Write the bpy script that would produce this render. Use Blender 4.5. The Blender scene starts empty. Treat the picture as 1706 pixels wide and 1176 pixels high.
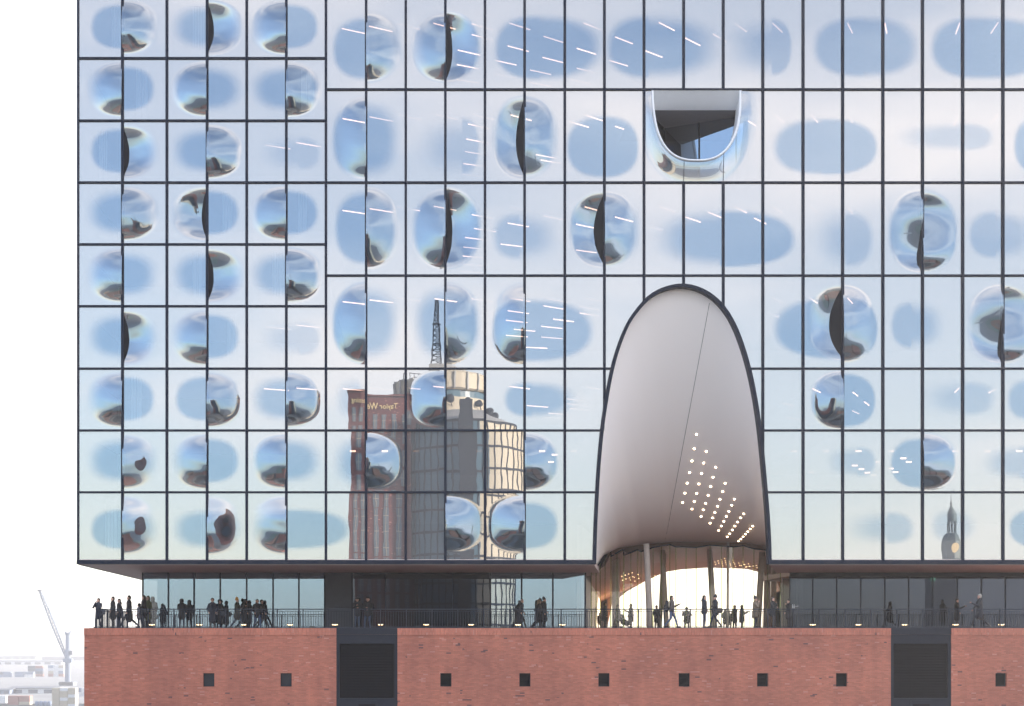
import bpy, bmesh, math, random
import numpy as np
from mathutils import Vector, Matrix
from mathutils.bvhtree import BVHTree

random.seed(7)
R = math.radians
scene = bpy.context.scene
COL = scene.collection

# ------------------------------------------------------------------ camera
S = 0.0325            # metres per photo pixel on the facade plane Y = 0
DIST = 80.0           # camera to facade
HX, HY = 705.0, 1068.0   # vanishing point of the depth direction in the photo
DECK = 37.0
CZ = DECK - (HY - 1046) * S
CX = (HX - 853) * S

cam_d = bpy.data.cameras.new('camera')
cam = bpy.data.objects.new('camera', cam_d)
COL.objects.link(cam)
cam.location = (CX, -DIST, CZ)
cam.rotation_euler = (R(90), 0, 0)
cam_d.sensor_width = 36.0
cam_d.lens = 36.0 * DIST / (1706 * S)
cam_d.shift_x = (853 - HX) / 1706
cam_d.shift_y = (HY - 588) / 1706
cam_d.clip_start = 0.5
cam_d.clip_end = 20000
scene.camera = cam

# ------------------------------------------------------------------ sky and sun
SUN_EL, SUN_AZ = R(13), R(68)          # azimuth from +Y towards +X
world = bpy.data.worlds.new('World')
scene.world = world
world.use_nodes = True
wn, wl = world.node_tree.nodes, world.node_tree.links
wn.clear()
w_out = wn.new('ShaderNodeOutputWorld')
w_bg = wn.new('ShaderNodeBackground')
w_bg.inputs['Strength'].default_value = 0.12
w_sky = wn.new('ShaderNodeTexSky')
w_sky.sky_type = 'NISHITA'
w_sky.sun_disc = False
w_sky.sun_elevation = SUN_EL
w_sky.sun_rotation = SUN_AZ
w_sky.altitude = 10
w_sky.air_density = 1.0
w_sky.dust_density = 0.9
w_sky.ozone_density = 2.0
# thin high cloud, drawn over the whole sky by one noise
w_tc = wn.new('ShaderNodeTexCoord')
w_map = wn.new('ShaderNodeMapping')
w_map.inputs['Scale'].default_value = (0.8, 0.8, 2.6)
w_map.inputs['Location'].default_value = (3.1, 1.7, 0.4)
w_noise = wn.new('ShaderNodeTexNoise')
w_noise.inputs['Scale'].default_value = 1.7
w_noise.inputs['Detail'].default_value = 5
w_noise.inputs['Roughness'].default_value = 0.5
w_ramp = wn.new('ShaderNodeValToRGB')
w_ramp.color_ramp.elements[0].color = (0.33, 0.33, 0.33, 1)
w_ramp.color_ramp.elements[0].position = 0.455
w_ramp.color_ramp.elements[1].position = 0.61
w_ramp.color_ramp.elements[1].color = (0.93, 0.93, 0.93, 1)
w_mix = wn.new('ShaderNodeMixRGB')
w_mix.inputs['Color2'].default_value = (5.35, 4.85, 4.55, 1)
wl.new(w_tc.outputs['Generated'], w_map.inputs['Vector'])
wl.new(w_map.outputs['Vector'], w_noise.inputs['Vector'])
wl.new(w_noise.outputs['Fac'], w_ramp.inputs['Fac'])
w_sep = wn.new('ShaderNodeSeparateXYZ')
wl.new(w_tc.outputs['Generated'], w_sep.inputs[0])
w_mr = wn.new('ShaderNodeMapRange')
w_mr.inputs['From Min'].default_value = 0.35; w_mr.inputs['From Max'].default_value = 0.95
w_mr.inputs['To Min'].default_value = 1.0; w_mr.inputs['To Max'].default_value = 0.15
wl.new(w_sep.outputs['Z'], w_mr.inputs['Value'])
w_mul = wn.new('ShaderNodeMixRGB'); w_mul.blend_type = 'MULTIPLY'; w_mul.inputs['Fac'].default_value = 1.0
wl.new(w_ramp.outputs['Color'], w_mul.inputs['Color1']); wl.new(w_mr.outputs['Result'], w_mul.inputs['Color2'])
wl.new(w_mul.outputs['Color'], w_mix.inputs['Fac'])
wl.new(w_sky.outputs['Color'], w_mix.inputs['Color1'])
wl.new(w_mix.outputs['Color'], w_bg.inputs['Color'])
wl.new(w_bg.outputs['Background'], w_out.inputs['Surface'])

sun_d = bpy.data.lights.new('sun', 'SUN')
sun_d.energy = 4.0
sun_d.angle = R(0.5)
sun_d.color = (1.0, 0.86, 0.70)
sun = bpy.data.objects.new('sun', sun_d)
COL.objects.link(sun)
_sd = Vector((math.sin(SUN_AZ) * math.cos(SUN_EL), math.cos(SUN_AZ) * math.cos(SUN_EL), math.sin(SUN_EL)))
sun.rotation_euler = _sd.to_track_quat('Z', 'Y').to_euler()

vs = scene.view_settings
vs.view_transform = 'Standard'
vs.look = 'None'
vs.exposure = 2.28
vs.gamma = 1.0
vs.use_curve_mapping = False

cy = scene.cycles
cy.use_denoising = True
cy.caustics_reflective = False
cy.caustics_refractive = False
cy.max_bounces = 10
cy.diffuse_bounces = 3
cy.glossy_bounces = 5
cy.transparent_max_bounces = 16
cy.volume_bounces = 0
cy.sample_clamp_indirect = 6.0
cy.blur_glossy = 0.5

# ------------------------------------------------------------------ helpers
def fx(px):
    return (px - 853) * S
def fz(py):
    return CZ + (HY - py) * S
CAM = Vector((CX, -DIST, CZ))
def at(px, py, Y):
    """point seen at a photo pixel, at depth Y"""
    k = (Y + DIST) / DIST
    return Vector((CX + (px - HX) * S * k, Y, CZ + (HY - py) * S * k))
def mirrored(px, py, d):
    """point d metres in front of the facade that a flat pane mirrors at this pixel"""
    p = at(px, py, d)
    p.y = -d
    return p

def nt(m):
    m.use_nodes = True
    t = m.node_tree
    t.nodes.clear()
    o = t.nodes.new('ShaderNodeOutputMaterial')
    return t, t.nodes, t.links, o

def simple(name, col, rough=0.6, metal=0.0, vary=0.12, scale=3.0, spec=0.5, bump=0.0):
    m = bpy.data.materials.new(name)
    t, n, l, o = nt(m)
    b = n.new('ShaderNodeBsdfPrincipled')
    b.inputs['Roughness'].default_value = rough
    b.inputs['Metallic'].default_value = metal
    b.inputs['Specular IOR Level'].default_value = spec
    tc = n.new('ShaderNodeTexCoord')
    nz = n.new('ShaderNodeTexNoise')
    nz.inputs['Scale'].default_value = scale
    nz.inputs['Detail'].default_value = 4
    l.new(tc.outputs['Object'], nz.inputs['Vector'])
    mx = n.new('ShaderNodeMixRGB')
    mx.inputs['Color1'].default_value = (*[c * (1 - vary) for c in col], 1)
    mx.inputs['Color2'].default_value = (*[min(1, c * (1 + vary)) for c in col], 1)
    l.new(nz.outputs['Fac'], mx.inputs['Fac'])
    l.new(mx.outputs['Color'], b.inputs['Base Color'])
    if bump:
        bp = n.new('ShaderNodeBump')
        bp.inputs['Strength'].default_value = bump
        bp.inputs['Distance'].default_value = 0.02
        l.new(nz.outputs['Fac'], bp.inputs['Height'])
        l.new(bp.outputs['Normal'], b.inputs['Normal'])
    l.new(b.outputs[0], o.inputs['Surface'])
    return m

def emissive(name, col, strength):
    m = bpy.data.materials.new(name)
    t, n, l, o = nt(m)
    e = n.new('ShaderNodeEmission')
    e.inputs['Color'].default_value = (*col, 1)
    e.inputs['Strength'].default_value = strength
    l.new(e.outputs[0], o.inputs['Surface'])
    return m

def glass(name, refl, trans, attr=None, refl2=None, trans2=None, diff=0.0, wave=0.0006, rough=0.0, wscale=1.0):
    """coated facade glass: mirror part + see-through part; attr = 'frit' blends to the printed zone"""
    m = bpy.data.materials.new(name)
    t, n, l, o = nt(m)
    g = n.new('ShaderNodeBsdfGlossy'); g.inputs['Roughness'].default_value = rough
    tr = n.new('ShaderNodeBsdfTransparent')
    g.inputs['Color'].default_value = (*refl, 1)
    tr.inputs['Color'].default_value = (*trans, 1)
    ad = n.new('ShaderNodeAddShader')
    l.new(g.outputs[0], ad.inputs[0]); l.new(tr.outputs[0], ad.inputs[1])
    last = ad.outputs[0]
    if attr:
        a = n.new('ShaderNodeAttribute'); a.attribute_name = attr
        for sh, c1, c2 in ((g, refl2, refl), (tr, trans2, trans)):
            mx = n.new('ShaderNodeMixRGB')
            mx.inputs['Color1'].default_value = (*c1, 1)
            mx.inputs['Color2'].default_value = (*c2, 1)
            l.new(a.outputs['Fac'], mx.inputs['Fac'])
            l.new(mx.outputs['Color'], sh.inputs['Color'])
        if diff:
            d = n.new('ShaderNodeBsdfDiffuse')
            mx = n.new('ShaderNodeMixRGB')
            mx.inputs['Color1'].default_value = (diff, diff, diff, 1)
            mx.inputs['Color2'].default_value = (0.004, 0.004, 0.004, 1)
            l.new(a.outputs['Fac'], mx.inputs['Fac'])
            l.new(mx.outputs['Color'], d.inputs['Color'])
            a2 = n.new('ShaderNodeAddShader')
            l.new(last, a2.inputs[0]); l.new(d.outputs[0], a2.inputs[1])
            last = a2.outputs[0]
    if wave:
        ge = n.new('ShaderNodeNewGeometry')
        nz = n.new('ShaderNodeTexNoise'); nz.inputs['Scale'].default_value = wscale
        nz.inputs['Detail'].default_value = 1.0
        oi = n.new('ShaderNodeObjectInfo')
        va = n.new('ShaderNodeVectorMath'); va.operation = 'SCALE'
        cv = n.new('ShaderNodeCombineXYZ')
        for k in range(3): l.new(oi.outputs['Random'], cv.inputs[k])
        l.new(cv.outputs[0], va.inputs[0]); va.inputs['Scale'].default_value = 37.0
        vb = n.new('ShaderNodeVectorMath'); vb.operation = 'ADD'
        l.new(ge.outputs['Position'], vb.inputs[0]); l.new(va.outputs[0], vb.inputs[1])
        l.new(vb.outputs[0], nz.inputs['Vector'])
        bp = n.new('ShaderNodeBump'); bp.inputs['Strength'].default_value = 1.0
        bp.inputs['Distance'].default_value = wave
        l.new(nz.outputs['Fac'], bp.inputs['Height'])
        l.new(bp.outputs['Normal'], g.inputs['Normal'])
    l.new(last, o.inputs['Surface'])
    return m

class MB:
    def __init__(s):
        s.v = []; s.f = []; s.m = []
    def add(s, vs_, fs_, mi=0):
        b = len(s.v)
        s.v += [tuple(v) for v in vs_]
        s.f += [tuple(i + b for i in f) for f in fs_]
        s.m += [mi] * len(fs_)
        return s
    def box(s, x0, x1, y0, y1, z0, z1, mi=0):
        return s.add([(x0,y0,z0),(x1,y0,z0),(x1,y1,z0),(x0,y1,z0),(x0,y0,z1),(x1,y0,z1),(x1,y1,z1),(x0,y1,z1)],
                     [(0,3,2,1),(4,5,6,7),(0,1,5,4),(1,2,6,5),(2,3,7,6),(3,0,4,7)], mi)
    def bar(s, a, b, r, n=6, r2=None, mi=0, cap=True):
        a = Vector(a); b = Vector(b); r2 = r if r2 is None else r2
        d = (b - a).normalized()
        u = d.orthogonal().normalized(); w = d.cross(u)
        vs_ = []
        for p, rr in ((a, r), (b, r2)):
            for k in range(n):
                t = 2 * math.pi * k / n + math.pi / n
                vs_.append(p + u * math.cos(t) * rr + w * math.sin(t) * rr)
        fs_ = [(k, (k+1) % n, n + (k+1) % n, n + k) for k in range(n)]
        if cap: fs_ += [tuple(range(n))[::-1], tuple(range(n, 2*n))]
        return s.add(vs_, fs_, mi)
    def lathe(s, prof, c=(0,0,0), n=24, mi=0, a0=0, a1=2*math.pi):
        full = abs(a1 - a0 - 2*math.pi) < 1e-6
        m = n if full else n + 1
        vs_ = []
        for r, z in prof:
            for k in range(m):
                t = a0 + (a1 - a0) * k / n
                vs_.append((c[0] + r*math.cos(t), c[1] + r*math.sin(t), c[2] + z))
        fs_ = []
        for j in range(len(prof) - 1):
            for k in range(n):
                k2 = (k+1) % m
                fs_.append((j*m+k, j*m+k2, (j+1)*m+k2, (j+1)*m+k))
        return s.add(vs_, fs_, mi)
    def sweep(s, pts, w, y0, y1, mi=0, closed=False):
        """rectangular profile swept along a polyline lying in an XZ plane; w = width in plane, y0..y1 depth"""
        n = len(pts); ring = []
        for i, p in enumerate(pts):
            a = pts[max(0, i-1)]; b = pts[min(n-1, i+1)]
            tx, tz = b[0]-a[0], b[1]-a[1]; L = math.hypot(tx, tz) or 1
            nx, nz = -tz/L, tx/L
            for (q, y) in ((-.5, y0), (.5, y0), (.5, y1), (-.5, y1)):
                ring.append((p[0] + nx*w*q, y, p[1] + nz*w*q))
        fs_ = []
        for i in range(n-1):
            for k in range(4):
                fs_.append((i*4+k, i*4+(k+1) % 4, (i+1)*4+(k+1) % 4, (i+1)*4+k))
        fs_ += [(3,2,1,0), ((n-1)*4, (n-1)*4+1, (n-1)*4+2, (n-1)*4+3)]
        return s.add(ring, fs_, mi)
    def mesh(s, name):
        me = bpy.data.meshes.new(name)
        me.from_pydata(s.v, [], s.f)
        me.update()
        return me
    def build(s, name, mat, parent=None, smooth=False, loc=None, fix=True):
        me = s.mesh(name)
        if fix:
            bm = bmesh.new(); bm.from_mesh(me)
            bmesh.ops.recalc_face_normals(bm, faces=bm.faces)
            bm.to_mesh(me); bm.free()
        mats = mat if isinstance(mat, (list, tuple)) else [mat]
        for q in mats: me.materials.append(q)
        if len(mats) > 1:
            me.polygons.foreach_set('material_index', s.m)
        if smooth:
            me.polygons.foreach_set('use_smooth', [True] * len(me.polygons))
        o = bpy.data.objects.new(name, me)
        COL.objects.link(o)
        if parent: o.parent = parent
        if loc is not None: o.location = loc
        return o

def link(name, me, parent=None, loc=(0,0,0), rot=(0,0,0), scale=None):
    o = bpy.data.objects.new(name, me)
    COL.objects.link(o)
    o.location = loc; o.rotation_euler = rot
    if scale: o.scale = scale
    if parent: o.parent = parent
    return o

def tag(o, label=None, cat=None, group=None, kind=None):
    if label: o['label'] = label
    if cat: o['category'] = cat
    if group: o['group'] = group
    if kind: o['kind'] = kind
    return o

def thing(name, label, cat, group=None, loc=(0,0,0), rz=0):
    o = bpy.data.objects.new(name, None)
    o.empty_display_size = 0.3
    COL.objects.link(o)
    o.location = loc; o.rotation_euler = (0, 0, rz)
    return tag(o, label, cat, group)

def smooth01(t):
    t = min(1.0, max(0.0, t))
    return t*t*(3 - 2*t)

# ------------------------------------------------------------------ materials
M = {}
M['frame'] = simple('frame metal', (0.011, 0.017, 0.034), 0.5, 0.0, spec=0.08)
M['dark'] = simple('dark cheek', (0.010, 0.011, 0.016), 0.6, spec=0.06)
M['steel'] = simple('dark steel', (0.020, 0.024, 0.036), 0.6, 0.0, 0.15, spec=0.08)
M['slat'] = simple('louvre slat', (0.008, 0.009, 0.014), 0.6, 0.0, spec=0.05)
M['soffit'] = simple('soffit plaster', (0.60, 0.50, 0.49), 0.55, 0, 0.05, 0.4)
M['vault'] = simple('vault plaster', (0.88, 0.83, 0.82), 0.42, 0, 0.02, 0.25)
M['white'] = simple('white shell', (0.80, 0.82, 0.86), 0.35, 0, 0.03)
M['ceiling'] = simple('foyer ceiling', (0.30, 0.30, 0.33), 0.7)
M['wall_in'] = simple('foyer wall', (0.10, 0.105, 0.12), 0.7)
M['wood'] = simple('plaza ceiling', (0.44, 0.25, 0.165), 0.55, 0, 0.1, 0.7)  # brown ceiling, pushed towards orange to paint in the amber glow
M['column'] = simple('column plaster', (0.66, 0.61, 0.57), 0.6)
M['deck'] = simple('brick paving', (0.30, 0.13, 0.10), 0.7, 0, 0.2, 6)
M['rail'] = simple('railing steel', (0.024, 0.030, 0.045), 0.5, 0.0, spec=0.12)
M['opaque'] = simple('grey panel', (0.050, 0.058, 0.078), 0.45, 0.0, spec=0.15)
M['water'] = simple('river water', (0.030, 0.042, 0.050), 0.12, 0, 0.25, 0.05, 0.5, 0.25)
M['land'] = simple('harbour ground', (0.17, 0.18, 0.19), 0.9, 0, 0.35, 0.02)
M['lamp'] = emissive('lamp tube', (1.0, 0.58, 0.40), 1.1)
M['lampbody'] = simple('lamp body', (0.35, 0.33, 0.32), 0.5)
M['spot'] = emissive('spot', (1.0, 0.70, 0.42), 2.6)
M['decklamp'] = emissive('deck lamp', (1.0, 0.70, 0.38), 1.0)
M['exit'] = emissive('exit sign', (0.25, 1.0, 0.55), 1.5)
M['mark'] = simple('white print', (0.75, 0.77, 0.80), 0.6)
M['pane'] = glass('facade glass', (0.172, 0.232, 0.302), (0.30, 0.32, 0.34), 'frit',
                  (0.31, 0.317, 0.327), (0.03, 0.03, 0.03), 0.10)
M['plain'] = glass('plaza glass', (0.155, 0.215, 0.29), (0.26, 0.27, 0.28), wave=0.0005)
M['smoked'] = glass('smoked glass', (0.033, 0.041, 0.057), (0.025, 0.025, 0.028), wave=0.0006)
M['curtain'] = glass('curtain glass', (0.05, 0.05, 0.05), (0.90, 0.86, 0.76), wave=0)  # yellowish tint puts the plaza's warm glow into the glass colour
M['green'] = glass('glass edge', (0.10, 0.12, 0.08), (0.62, 0.66, 0.44), wave=0)

def brick_mat(name, rot=False, bw=0.25, bh=0.0725, base=(0.45, 0.147, 0.097), scale=1.0):
    m = bpy.data.materials.new(name)
    t, n, l, o = nt(m)
    b = n.new('ShaderNodeBsdfPrincipled'); b.inputs['Roughness'].default_value = 0.85
    ge = n.new('ShaderNodeTexCoord')
    sp = n.new('ShaderNodeSeparateXYZ'); l.new(ge.outputs['Object'], sp.inputs[0])
    ad = n.new('ShaderNodeMath'); ad.operation = 'ADD'
    l.new(sp.outputs['X'], ad.inputs[0]); l.new(sp.outputs['Y'], ad.inputs[1])
    cb = n.new('ShaderNodeCombineXYZ')
    l.new(ad.outputs[0], cb.inputs[1 if rot else 0]); l.new(sp.outputs['Z'], cb.inputs[0 if rot else 1])
    br = n.new('ShaderNodeTexBrick')
    br.inputs['Scale'].default_value = 1.0
    br.inputs['Brick Width'].default_value = bw
    br.inputs['Row Height'].default_value = bh
    br.inputs['Mortar Size'].default_value = 0.006
    br.inputs['Mortar Smooth'].default_value = 0.2
    br.inputs['Bias'].default_value = 0.0
    br.inputs['Color1'].default_value = (*[c*0.86 for c in base], 1)
    br.inputs['Color2'].default_value = (*[min(1, c*1.14) for c in base], 1)
    br.inputs['Mortar'].default_value = (base[0]*0.72, base[1]*1.25, base[2]*1.4, 1)
    l.new(cb.outputs[0], br.inputs['Vector'])
    # single burnt bricks: white noise per brick cell
    mp = n.new('ShaderNodeVectorMath'); mp.operation = 'DIVIDE'
    mp.inputs[1].default_value = (bw, bh, 1)
    l.new(cb.outputs[0], mp.inputs[0])
    sx = n.new('ShaderNodeSeparateXYZ'); l.new(mp.outputs[0], sx.inputs[0])
    fy = n.new('ShaderNodeMath'); fy.operation = 'FLOOR'; l.new(sx.outputs['Y'], fy.inputs[0])
    md = n.new('ShaderNodeMath'); md.operation = 'MODULO'; l.new(fy.outputs[0], md.inputs[0]); md.inputs[1].default_value = 2
    hf = n.new('ShaderNodeMath'); hf.operation = 'MULTIPLY_ADD'; l.new(md.outputs[0], hf.inputs[0]); hf.inputs[1].default_value = 0.5
    l.new(sx.outputs['X'], hf.inputs[2])
    fxn = n.new('ShaderNodeMath'); fxn.operation = 'FLOOR'; l.new(hf.outputs[0], fxn.inputs[0])
    cc = n.new('ShaderNodeCombineXYZ'); l.new(fxn.outputs[0], cc.inputs[0]); l.new(fy.outputs[0], cc.inputs[1])
    wn_ = n.new('ShaderNodeTexWhiteNoise'); wn_.noise_dimensions = '2D'; l.new(cc.outputs[0], wn_.inputs['Vector'])
    # burnt bricks cluster
    nz = n.new('ShaderNodeTexNoise'); nz.inputs['Scale'].default_value = 0.8; nz.inputs['Detail'].default_value = 3
    l.new(ge.outputs['Object'], nz.inputs['Vector'])
    th = n.new('ShaderNodeMath'); th.operation = 'MULTIPLY_ADD'; l.new(nz.outputs['Fac'], th.inputs[0])
    th.inputs[1].default_value = 0.22; l.new(wn_.outputs['Value'], th.inputs[2])
    gt = n.new('ShaderNodeMath'); gt.operation = 'GREATER_THAN'; l.new(th.outputs[0], gt.inputs[0]); gt.inputs[1].default_value = 1.112
    mx = n.new('ShaderNodeMixRGB'); l.new(gt.outputs[0], mx.inputs['Fac'])
    l.new(br.outputs['Color'], mx.inputs['Color1']); mx.inputs['Color2'].default_value = (0.15, 0.075, 0.072, 1)
    lt = n.new('ShaderNodeMath'); lt.operation = 'LESS_THAN'; l.new(wn_.outputs['Value'], lt.inputs[0]); lt.inputs[1].default_value = 0.02
    mlt = n.new('ShaderNodeMixRGB'); l.new(lt.outputs[0], mlt.inputs['Fac'])
    l.new(mx.outputs['Color'], mlt.inputs['Color1']); mlt.inputs['Color2'].default_value = (0.50, 0.22, 0.17, 1)
    # broad weathering
    n2 = n.new('ShaderNodeTexNoise'); n2.inputs['Scale'].default_value = 0.35; n2.inputs['Detail'].default_value = 6
    l.new(ge.outputs['Object'], n2.inputs['Vector'])
    m2 = n.new('ShaderNodeMixRGB'); m2.blend_type = 'MULTIPLY'; m2.inputs['Fac'].default_value = 1
    rp = n.new('ShaderNodeValToRGB'); rp.color_ramp.elements[0].color = (0.82, 0.82, 0.86, 1); rp.color_ramp.elements[1].color = (1.12, 1.1, 1.08, 1)
    rp.color_ramp.elements[0].position = 0.3; rp.color_ramp.elements[1].position = 0.7
    l.new(n2.outputs['Fac'], rp.inputs['Fac'])
    l.new(mlt.outputs['Color'], m2.inputs['Color1']); l.new(rp.outputs['Color'], m2.inputs['Color2'])
    vs2 = n.new('ShaderNodeVectorMath'); vs2.operation = 'MULTIPLY'; vs2.inputs[1].default_value = (1.6, 1.6, 0.12)
    l.new(ge.outputs['Object'], vs2.inputs[0])
    n3 = n.new('ShaderNodeTexNoise'); n3.inputs['Scale'].default_value = 1.0; n3.inputs['Detail'].default_value = 5
    l.new(vs2.outputs[0], n3.inputs['Vector'])
    r3 = n.new('ShaderNodeValToRGB'); r3.color_ramp.elements[0].position = .35; r3.color_ramp.elements[1].position = .7
    r3.color_ramp.elements[0].color = (.90, .90, .92, 1); r3.color_ramp.elements[1].color = (1.07, 1.07, 1.07, 1)
    l.new(n3.outputs['Fac'], r3.inputs['Fac'])
    m3 = n.new('ShaderNodeMixRGB'); m3.blend_type = 'MULTIPLY'; m3.inputs['Fac'].default_value = 1
    l.new(m2.outputs['Color'], m3.inputs['Color1']); l.new(r3.outputs['Color'], m3.inputs['Color2'])
    l.new(m3.outputs['Color'], b.inputs['Base Color'])
    bp = n.new('ShaderNodeBump'); bp.inputs['Strength'].default_value = 0.8; bp.inputs['Distance'].default_value = 0.008
    iv = n.new('ShaderNodeMath'); iv.operation = 'SUBTRACT'; iv.inputs[0].default_value = 1.0; l.new(br.outputs['Fac'], iv.inputs[1])
    l.new(iv.outputs[0], bp.inputs['Height']); l.new(bp.outputs['Normal'], b.inputs['Normal'])
    l.new(b.outputs[0], o.inputs['Surface'])
    return m
M['brick'] = brick_mat('warehouse brick')
M['soldier'] = brick_mat('soldier course brick', True, base=(0.50, 0.165, 0.108))

# ------------------------------------------------------------------ ground, river, far shore
def sheet(name, x0, x1, y0, y1, z, mat, kind='structure'):
    mb = MB().add([(x0,y0,z),(x1,y0,z),(x1,y1,z),(x0,y1,z)], [(0,1,2,3)])
    return tag(mb.build(name, mat), kind=kind)
sheet('river', -6000, 6000, -6000, 6000, 0.0, M['water'])
mb = MB().box(-5000, 3000, 720, 6000, -3, 2.5)
tag(mb.build('far_shore', M['land']), kind='structure')
mb = MB().box(-60, 140, -2, 60, -3, 3.0)
tag(mb.build('quay', simple('quay stone', (0.20,0.19,0.18), 0.9)), kind='structure')
mb = MB().box(-900, 1200, -1500, -118, -3, 4.0)
tag(mb.build('city_bank', simple('city ground', (0.13,0.125,0.12), 0.9, 0, 0.3, 0.05)), kind='structure')

# ------------------------------------------------------------------ facade grid
LB = [130, 204, 278, 345, 411, 477, 543]
RB = [543, 610, 676, 742, 808, 874, 941, 1007, 1073, 1139, 1205, 1271, 1338, 1404, 1471, 1537, 1604, 1671, 1738, 1805, 1872, 1939, 2005]
LR = [-6, 97, 201, 304, 407, 510, 614, 717, 820, 935]
RR = [-6, 149, 304, 459, 614, 717, 820, 935]
ARCH = [(990,940),(991,900),(993,850),(997,780),(1003,715),(1011,660),(1020,614),(1031,576),(1046,540),(1063,515),(1083,494),(1108,481),
        (1136,476),(1162,481),(1186,494),(1206,514),(1223,542),(1237,578),(1249,620),(1259,670),(1266,720),(1272,780),(1278,850),(1281,900),(1282,940)]
_ax = np.array([p[0] for p in ARCH], float); _ay = np.array([p[1] for p in ARCH], float)
def arch_l(y):
    k = 12
    return float(np.interp(-y, -_ay[:k+1], _ax[:k+1])) if y >= 476 else 1136.0
def arch_r(y):
    return float(np.interp(y, _ay[12:], _ax[12:])) if y >= 476 else 1136.0
def arch_y(x):
    return float(np.interp(x, _ax, _ay)) if 990 <= x <= 1282 else 2000.0

hall = thing('glass_concert_hall', 'tall glass hall of bulging mirrored panes with a pointed arch, on the brick base', 'building', loc=(0,0,DECK))
HZ = Matrix.Translation((0, 0, -DECK))
def under_hall(o):
    o.location.z -= DECK
    return o

# clear zones in the printed glass: (xl, xr, yt, yb, softL, softR, strength, cx)
OV = []
def ov(xl, xr, yt, yb, sl=0.12, sr=0.12, st=1.0, cx=None):
    OV.append((xl, xr, yt, yb, sl, sr, st, (xl+xr)/2 if cx is None else cx))
h_, s_ = 0.20, 0.52
soft_codes = ['hs ss sh', 'sh hs sh', 'hs sh --', 'ss sh hh', 'ss ss sh', 'ss sh --', 'sh hs sh', 'ss sh hs', 'hs ss sh']
for r, line in enumerate(soft_codes):
    y0, y1 = LR[r], LR[r+1]
    yc = (y0+y1)/2 - 2 if r < 8 else 880
    for c, code in enumerate(line.split()):
        xm = [204, 345, 477][c]
        if code == '--':
            ov(430, 536, yc-26, yc+34, 0.8, 0.35, 0.5, 500); continue
        sl, sr = (h_ if k == 'h' else s_ for k in code)
        axl = 55 if sl == h_ else 61
        axr = 55 if sr == h_ else 61
        if r == 8:
            ov(xm-axl, xm+axr if c < 2 else 588, yc-34, yc+36, sl, sr, 1, xm)
        else:
            ov(xm-axl, xm+axr, yc-39, yc+39, sl, sr, 1, xm)
for a in [(552,672,26,134,h_,s_,1,610),(686,803,20,134,s_,h_,1,742),(822,1006,22,134,.16,.28,1,900),(1008,1206,22,133,.25,.5,1,1080),
          (1208,1320,28,126,.9,.14,.75,1285),(1352,1536,24,130,.2,.3,.9,1440),(1548,1760,24,133,.2,.2,1,1630),
          (551,668,165,298,h_,s_,1,610),(688,800,192,292,.9,.22,.7,770),(818,932,162,293,.3,.3,1,874),(942,1066,190,297,.16,.12,1,1005),
          (1286,1464,195,292,.2,.1,.9,1370),(1485,1658,203,252,.7,.3,.6,1600),(1688,1800,190,292,.15,.2,1,1740),
          (556,664,316,442,h_,.3,1,610),(686,803,314,445,.22,h_,1,742),(818,936,352,434,.35,.8,.8,865),(946,1068,322,443,.2,.3,1,1007),
          (1088,1328,348,446,.55,.12,1,1200),(1355,1458,348,447,1.0,.3,.7,1410),(1479,1596,320,452,.16,.1,1,1537),(1612,1730,348,432,.25,.6,.75,1660),
          (551,668,474,602,h_,s_,1,610),(686,803,474,602,.5,.3,1,742),(818,992,496,604,.12,.16,1,874),(1286,1464,492,600,.16,.1,1,1404),
          (1483,1575,500,582,.25,.7,.8,1520),(1610,1730,478,606,.3,.2,1,1671),
          (556,606,628,700,.7,.5,.6,590),(678,745,618,710,.12,.1,1,742),(838,962,634,696,.25,.5,.95,885),(1350,1460,620,712,.12,.1,1,1404),
          (1530,1662,632,694,.9,.4,.6,1610),(1676,1760,628,702,.3,.2,.9,1720),
          (553,670,724,814,.6,.12,1,610),(872,931,724,814,.1,.15,1,874),(1375,1462,742,796,.8,.35,.65,1430),(1483,1594,728,814,.12,.12,1,1537),
          (1635,1760,740,800,.7,.3,.7,1700),
          (740,806,826,918,.1,.12,1,742),(810,932,834,916,.14,.18,1,874),(1405,1526,850,908,.9,.35,.7,1480),(1548,1630,846,905,.6,.6,.6,1580),
          (1680,1790,844,914,.14,.2,1,1740)]:
    ov(*a)
OVA = np.array(OV)
def clear_mask(px, py):
    """1 in the clear ovals, 0 in the printed zone"""
    out = np.zeros_like(px)
    for xl, xr, yt, yb, sl, sr, st, cx in OVA:
        sel = (px > xl-70) & (px < xr+70) & (py > yt-40) & (py < yb+40)
        if not sel.any(): continue
        x, y = px[sel], py[sel]
        cyy = (yt+yb)/2
        ax = np.where(x < cx, cx-xl, xr-cx)
        soft = np.where(x < cx, sl, sr)
        ny = (y-cyy)/((yb-yt)/2)
        r = (np.abs((x-cx)/ax)**2.5 + np.abs(ny)**2.5)**(1/2.5)
        # the top edge of the print is always softer than the foot
        sv = np.clip(soft + np.where(ny < 0, 0.10*np.abs(ny), 0.0), 0.05, 1.0)
        k = np.clip((1.0 - r)/sv + 0.15, 0, 1)
        k = k*k*(3-2*k)*st
        out[sel] = np.maximum(out[sel], k)
    return out

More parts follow.
